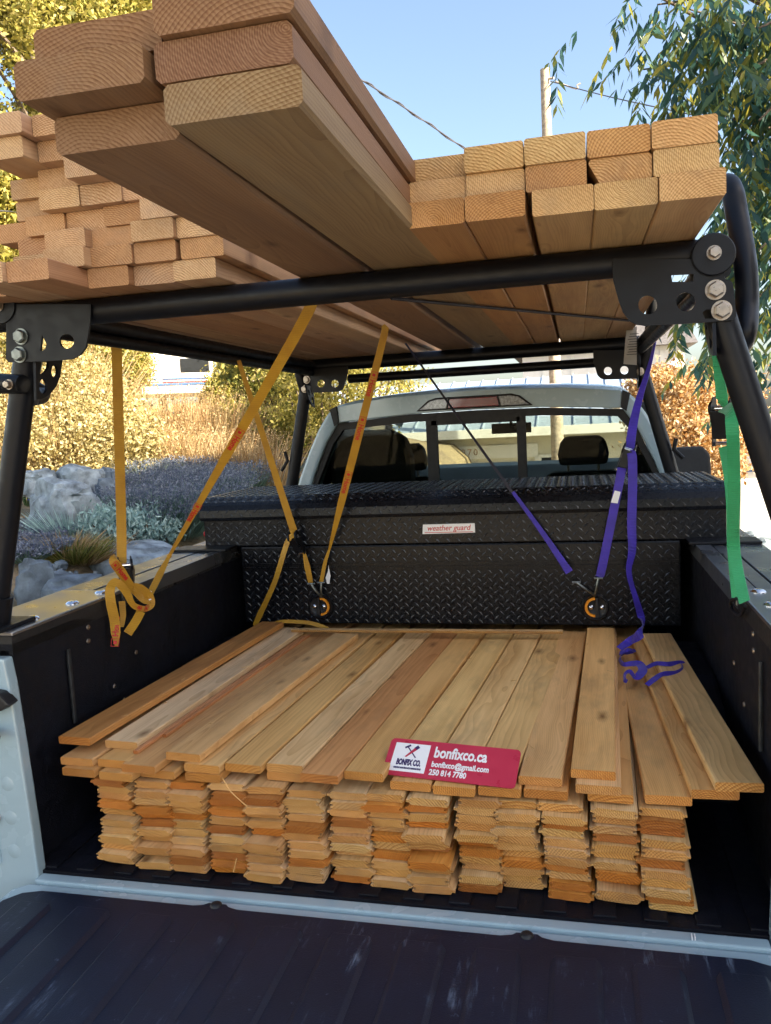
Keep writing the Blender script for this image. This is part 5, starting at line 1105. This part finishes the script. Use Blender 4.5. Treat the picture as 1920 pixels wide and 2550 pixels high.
for p, _ in TW:
    out = Vector((random.uniform(-1, .4), random.uniform(-1, 1), -random.uniform(.2, 1.1))).normalized(); ln = random.uniform(.22, .38)
    sd_ = out.cross(Vector((0, 0, 1))).normalized(); nl = random.randint(5, 8)
    for k in range(nl):
        for sgn in (-1, 1):
            c = p+out*(ln*(k+.5)/nl)-Vector((0, 0, .05*((k/nl)**2))); d = (sd_*sgn*.7+out*.35+Vector((0, 0, -.9))+Vector(rng.normal(0, .25, 3))).normalized()
            L_ = random.uniform(.045, .078); lc.append(c+d*L_); ld.append(d); lq.append(d.cross(Vector(rng.normal(size=3))).normalized()); ll.append(L_)
ll = np.array(ll); quads('crown', np.array([tuple(v) for v in lc]), np.array([tuple(v) for v in ld]), np.array([tuple(v) for v in lq]), ll, ll*.26, L_SUMAC, sumac)

# ------------------------------------------------------------------ camper, fence, woodpile on the upper yard
cp = at_d(380, 812, 17.5); gzc = H(cp.x, cp.y)
camper = tag(empty('camper', (cp.x, cp.y, gzc)), 'white camper with coloured side stripes parked beyond the golden shrubs', 'camper')
RX = Matrix.Rotation(YAW+.35, 3, 'Z')
def cl(x, y, z): return cp+RX @ Vector((x, y, z))
pl = [(-.98, -.38), (-1.02, .35), (-.9, .50), (.72, .50), (.82, .38), (.82, -.38)]
mb = MB(); mb.rings([[cl(a, yy, b) for a, b in pl] for yy in (0, 1.9)]); mb.build('camper_body', M_CAMPER, camper, bevel=.03)
mb = MB(); mb.box(cl(.42, -.01, .22), (.62, .03, .30), RX); f_ = mb.build('window', M_DARKGLASS, camper, bevel=.05)
mb = MB(); mb.box(cl(-.72, -.01, .22), (.46, .03, .30), RX); h_ = mb.build('vent_hatch', M_TRIMW, camper, bevel=.02)
mb = MB()
for i in range(5):
    for j in range(3): mb.box(cl(-.90+i*.09, -.03, .13+j*.09), (.025, .01, .02), RX)
mb.build('vent_holes', M_TRIM, h_)
for z, mt, hh in ((-.06, M_BLUE, .03), (-.13, M_RED, .02), (-.18, M_BLUE, .04)):
    mb = MB(); mb.box(cl(.05, -.012, z), (1.45, .02, hh), RX); mb.build('stripe', mt, camper)
mb = MB(); mb.span((0, 0, 0), (.01, .01, .01)); mb = MB(); mb.box(cl(-.45, -.01, -.08), (.32, .02, .22), RX); mb.build('side_door', M_TRIMW, camper, bevel=.02)
mb = MB(); b0 = cl(-.75, .3, -.38); b1 = cl(.75, .3, -.38)
for q in (cl(-.75, .3, -.38), cl(.75, .3, -.38), cl(-.75, 1.7, -.38), cl(.75, 1.7, -.38)):
    mb.box((q.x, q.y, (q.z+H(q.x, q.y))/2), (.12, .12, max(.1, q.z-H(q.x, q.y))))
mb.build('stand', M_BARK, camper)
pile = tag(empty('woodpile', tuple(at_d(400, 872, 15.5))), 'stacked split firewood in front of the camper', 'woodpile')
wp = at_d(400, 872, 15.5); wz = H(wp.x, wp.y)
lm = MB(); lm.lathe([(.001, 0), (.075, 0), (.075, .4), (.001, .4)], (0, 0, 0), (0, 1, 0), 7); lme = lm.build('log', M_LOG, pile)
lme_mesh = lme.data; D.objects.remove(lme)
nl_ = max(3, int((wp.z+.12-wz)/.13))
for r_ in range(nl_):
    for k in range(17):
        o = link('log', lme_mesh, M_LOG); o.parent = pile; o.matrix_parent_inverse = pile.matrix_world.inverted(); v_ = RX @ Vector((-1.25+k*.155+(r_ % 2)*.075, random.uniform(-.05, .05), 0))
        o.matrix_world = Matrix.Translation((wp.x+v_.x, wp.y+v_.y, wz+.07+r_*.13)) @ Matrix.Rotation(YAW+.35, 4, 'Z') @ Matrix.Rotation(random.uniform(0, 6), 4, 'Y') @ Matrix.Scale(random.uniform(.62, 1.2), 4)
fn = tag(empty('board_fence', tuple(at_d(610, 900, 12))), 'pale vertical board fence behind the front rack leg', 'fence')
fa, fb_ = at_d(540, 850, 13.5), at_d(700, 845, 15.5)
for k in range(14):
    c = fa.lerp(fb_, k/13); gz_ = H(c.x, c.y); top_ = fa.lerp(fb_, k/13).z+.35
    mb = MB(); mb.box((c.x, c.y, (gz_+top_)/2), (.13, .02, top_-gz_), Matrix.Rotation(.5, 3, 'Z')); mb.build('fence_board', M_FENCE, fn)

# ------------------------------------------------------------------ house down the drive, pole and wires
def PX(px, py, yy): return P(px*1.1525, py*1.1525, 'y', yy)
YH = 18.; e0 = PX(1000, 930, YH); zE = e0.z; gzh = GZ-.085*13
house = tag(empty('house', (0, YH+3, gzh)), 'cream house with a metal roof and the number 1970 seen through the cab windows', 'house')
x0, x1 = PX(830, 930, YH).x-3.2, PX(1400, 900, YH).x+.8
mb = MB(); mb.span((x0, YH, gzh-.2), (x1, YH+7, zE-.08)); wall = mb.build('wall', M_SIDING, house)
me_ = None
for k in range(int((zE-gzh)/.14)):
    mb = MB(); z = gzh+.1+k*.14; mb.rings([[(x0, YH-.022, z), (x0, YH-.004, z+.135), (x0, YH+.01, z+.135), (x0, YH+.01, z)], [(x1, YH-.022, z), (x1, YH-.004, z+.135), (x1, YH+.01, z+.135), (x1, YH+.01, z)]]); mb.build('siding_board', M_SIDING, wall)
n0, n1 = PX(985, 985, YH), PX(1032, 972, YH); nc = (n0+n1)/2
mb = MB(); mb.span((nc.x-1.9, YH-.05, nc.z-.16), (nc.x+1.7, YH-.02, nc.z+.16)); hb = mb.build('header_board', M_TRIMW, house, bevel=.004)
text('house_number', '1970', .22, M_LOG, hb, basis((nc.x, YH-.053, nc.z), (1, 0, 0), (0, 0, 1)), bold=.001, space=1.35)
mb = MB(); mb.span((nc.x-1.8, YH-.055, gzh), (nc.x+1.6, YH-.025, nc.z-.27)); gd = mb.build('garage_door', M_TRIMW, house)
for k in range(4):
    for j in range(4):
        zt_ = nc.z-.27; hh = (zt_-gzh)/4; mb = MB(); mb.span((nc.x-1.75+j*.83, YH-.075, gzh+.05+k*hh), (nc.x-1.0+j*.83, YH-.05, gzh-.05+(k+1)*hh)); mb.build('door_panel', M_SIDING, gd, bevel=.01)
for sx in (nc.x-1.9, nc.x+1.62): 
    mb = MB(); mb.span((sx, YH-.06, gzh), (sx+.12, YH-.02, nc.z-.165)); mb.build('door_jamb', M_TRIMW, house)
wx = PX(1215, 985, YH); mb = MB(); mb.span((wx.x-.55, YH-.07, wx.z-.75), (wx.x+.35, YH-.03, wx.z+.05)); wf = mb.build('window_frame', M_TRIMW, house); mb = MB(); mb.span((wx.x-.48, YH-.08, wx.z-.68), (wx.x+.28, YH-.065, wx.z-.02)); mb.build('window_glass', M_DARKGLASS, wf)
zRdg = PX(1060, 822, YH+4).z; 
mb = MB(); mb.prism([(x0-.4, YH-.5, zE-.06), (x0-.4, YH-.5, zE), (x0-.4, YH+4, zRdg), (x0-.4, YH+8, zE), (x0-.4, YH+8, zE-.06), (x0-.4, YH+4, zRdg-.08)], (0, 0, 0), (x1-x0+.8, 0, 0)); roof = mb.build('roof', M_METROOF, house)
sl = math.atan2(zRdg-zE, 4.5); Ls = math.hypot(zRdg-zE, 4.5)
for k in range(int((x1-x0+.8)/.42)):
    mb = MB(); xx = x0-.4+.2+k*.42; mb.box((xx, YH+1.75, (zE+zRdg)/2+.02), (.03, Ls, .045), Matrix.Rotation(sl, 3, 'X')); mb.build('roof_seam', M_METROOF, roof)
mb = MB(); mb.span((x0-.4, YH-.53, zE-.20), (x1+.4, YH-.49, zE+.01)); mb.build('gutter', M_TRIMW, house, bevel=.01)
# neighbour's pale wall behind
n2 = tag(empty('neighbour_house', (3, 30, gzh)), 'pale two-storey house wall behind the metal roof', 'house')
za = PX(1250, 800, 30).z+.7; xa, xb = PX(1130, 820, 30).x, PX(1480, 820, 30).x
mb = MB(); mb.span((xa, 30, gzh-.3), (xb, 36, za)); mb.build('wall', M_CAMPER, n2)
mb = MB(); mb.prism([(xa-.4, 29.5, za), (xa-.4, 33, za+1.2), (xa-.4, 36.5, za)], (0, 0, 0), (xb-xa+.8, 0, 0)); mb.build('roof', M_SHINGLE, n2)
for k in range(5):
    xx = xa+.8+k*(xb-xa-1.6)/4; mb = MB(); mb.span((xx-.06, 29.96, gzh), (xx+.06, 29.99, za)); mb.build('batten', M_TRIMW, n2)
# white parked trailer on the right with a framed window
tr = tag(empty('parked_van', tuple(PX(1640, 1070, 9.0))), 'white van side with a blue-framed window beyond the green strap', 'van')
tp = PX(1640, 1030, 9.5); gzt = H(tp.x, tp.y)
vx0 = PX(1592, 1000, 9.5).x
mb = MB(); mb.rings([[(vx0, yy, gzt+.35), (vx0-.0, yy, tp.z+.15), (vx0+.12, yy, tp.z+.35), (vx0+3.9, yy, tp.z+.35), (vx0+4.0, yy, tp.z+.15), (vx0+4.0, yy, gzt+.35)] for yy in (9.5, 11.4)]); mb.build('van_body', M_CAMPER, tr, bevel=.05)
w0, w1 = PX(1602, 978, 9.5), PX(1668, 1018, 9.5)
mb = MB(); mb.span((w0.x, 9.45, w1.z), (w1.x+.1, 9.5, w0.z)); wf = mb.build('window_frame', M_BLUE, tr, bevel=.02)
mb = MB(); mb.span((w0.x+.03, 9.44, w1.z+.03), (w1.x+.07, 9.455, w0.z-.03)); mb.build('window_glass', M_CLEAR, wf)
for a in (vx0+.8, vx0+3.2):
    mb = MB(); mb.lathe([(.18, -.1), (.30, -.1), (.34, -.06), (.34, .06), (.30, .1), (.18, .1)], (a, 9.65, gzt+.37), (0, 1, 0), 24); wv = mb.build('tyre', M_TYRE, tr, smooth=True)
    mb = MB(); mb.lathe([(.001, -.08), (.18, -.08), (.18, .08), (.001, .08)], (a, 9.65, gzt+.37), (0, 1, 0), 16); mb.build('rim', M_BOLT, wv)
# utility pole and the wires
YPL = 16.5; pt = PX(1177, 150, YPL); pole = tag(empty('utility_pole', (pt.x, YPL, H(pt.x, YPL))), 'sunlit weathered utility pole standing up behind the packed studs', 'pole')
mb = MB(); gzp = H(pt.x, YPL)-.2; mb.tube([(pt.x+.06, YPL, gzp), (pt.x, YPL, pt.z)], [.15, .095], 14); mb.build('post', M_POLE, pole, smooth=True)
mb = MB(); ia = PX(1186, 172, YPL); mb.tube([(pt.x+.05, YPL-.05, ia.z), (ia.x+.10, YPL-.1, ia.z-.02)], .025, 8); mb.tube(spline([PX(1200, 176, YPL-.1), PX(1245, 192, YPL-.2), PX(1247, 184, YPL-.2), PX(1255, 180, YPL-.2)], 4), .016, 6); mb.build('insulator', M_POLE, pole, smooth=True)
def wire(label, pts, r_):
    mb = MB(); mb.tube(spline(pts, 8), r_, 6); return tag(mb.build('wire', M_WIRE, None, smooth=True), label, 'wire')
wire('thin wire running from the top of the utility pole into the drooping tree', [PX(1190, 176, YPL-.1), PX(1300, 205, 14.5), PX(1420, 232, 12.5), PX(1700, 290, 9)], .010)
q = spline([at_d(480, 10, 6.5), at_d(560, 60, 7.), at_d(750, 155, 8.), at_d(870, 230, 9.2), at_d(990, 312, 10.5), at_d(1100, 392, 12.5), at_d(1177, 450, YPL+1.4)], 10)
mb = MB(); mb.tube(q, .009, 6)
mb.tube([p_+Vector((.016*math.cos(i*1.1), 0, .016*math.sin(i*1.1))) for i, p_ in enumerate(q)], .007, 6); tag(mb.build('service_cable', M_WIRE, None, smooth=True), 'twisted dark cable slanting down behind the wide planks against the sky', 'wire')
mb = MB(); mb.tube(spline([at_d(-20, 455, 11), at_d(30, 458, 12), at_d(90, 470, 14), at_d(170, 480, 17)], 5), .010, 6); tag(mb.build('wire', M_WIRE, None, smooth=True), 'thin wire crossing the leafy tree beside the staggered studs', 'wire')

# ------------------------------------------------------------------ two unseen houses added for the light: one shades the truck, one bounces sun
def box_house(name, label, c, rot, wx, dy, he, hr, wall, gable_along_x=True):
    o = tag(empty(name, (c[0], c[1], GZ)), label, 'house'); Rz = Matrix.Rotation(rot, 3, 'Z'); cc = Vector((c[0], c[1], GZ))
    def T(x, y, z): return cc+Rz @ Vector((x, y, z))
    mb = MB(); mb.rings([[T(-wx/2, -dy/2, z), T(wx/2, -dy/2, z), T(wx/2, dy/2, z), T(-wx/2, dy/2, z)] for z in (-.3, he)]); mb.build('wall', wall, o)
    mb = MB(); mb.rings([[T(x, -dy/2-.4, he-.1), T(x, 0, hr), T(x, dy/2+.4, he-.1)] for x in (-wx/2-.3, wx/2+.3)]); mb.build('roof', M_SHINGLE, o)
    for k in range(int(wx/3.2)):
        for z in ((1.0, 2.2), (3.8, 5.0)):
            if z[1] > he: continue
            for sy in (-1, 1):
                x = -wx/2+1.6+k*3.2; mb = MB(); mb.rings([[T(x-.5, sy*(dy/2+.03), zz), T(x+.5, sy*(dy/2+.03), zz), T(x+.5, sy*(dy/2-.03), zz), T(x-.5, sy*(dy/2-.03), zz)] for zz in z]); mb.build('window', M_DARKGLASS, o)
    return o
box_house('added_shade_house', 'grey house added beside the drive to shade the truck, outside the frame', (9.6, -2.84), rad(70), 7.0, 5.0, 8.4, 10.9, M_SHADOWH)
box_house('added_bounce_house', 'pale blue-grey house added behind the camera to bounce sunlight, outside the frame', (-10.5, -10.5), rad(-62), 20., 7., 5.8, 8.4, M_PALEBLUE)
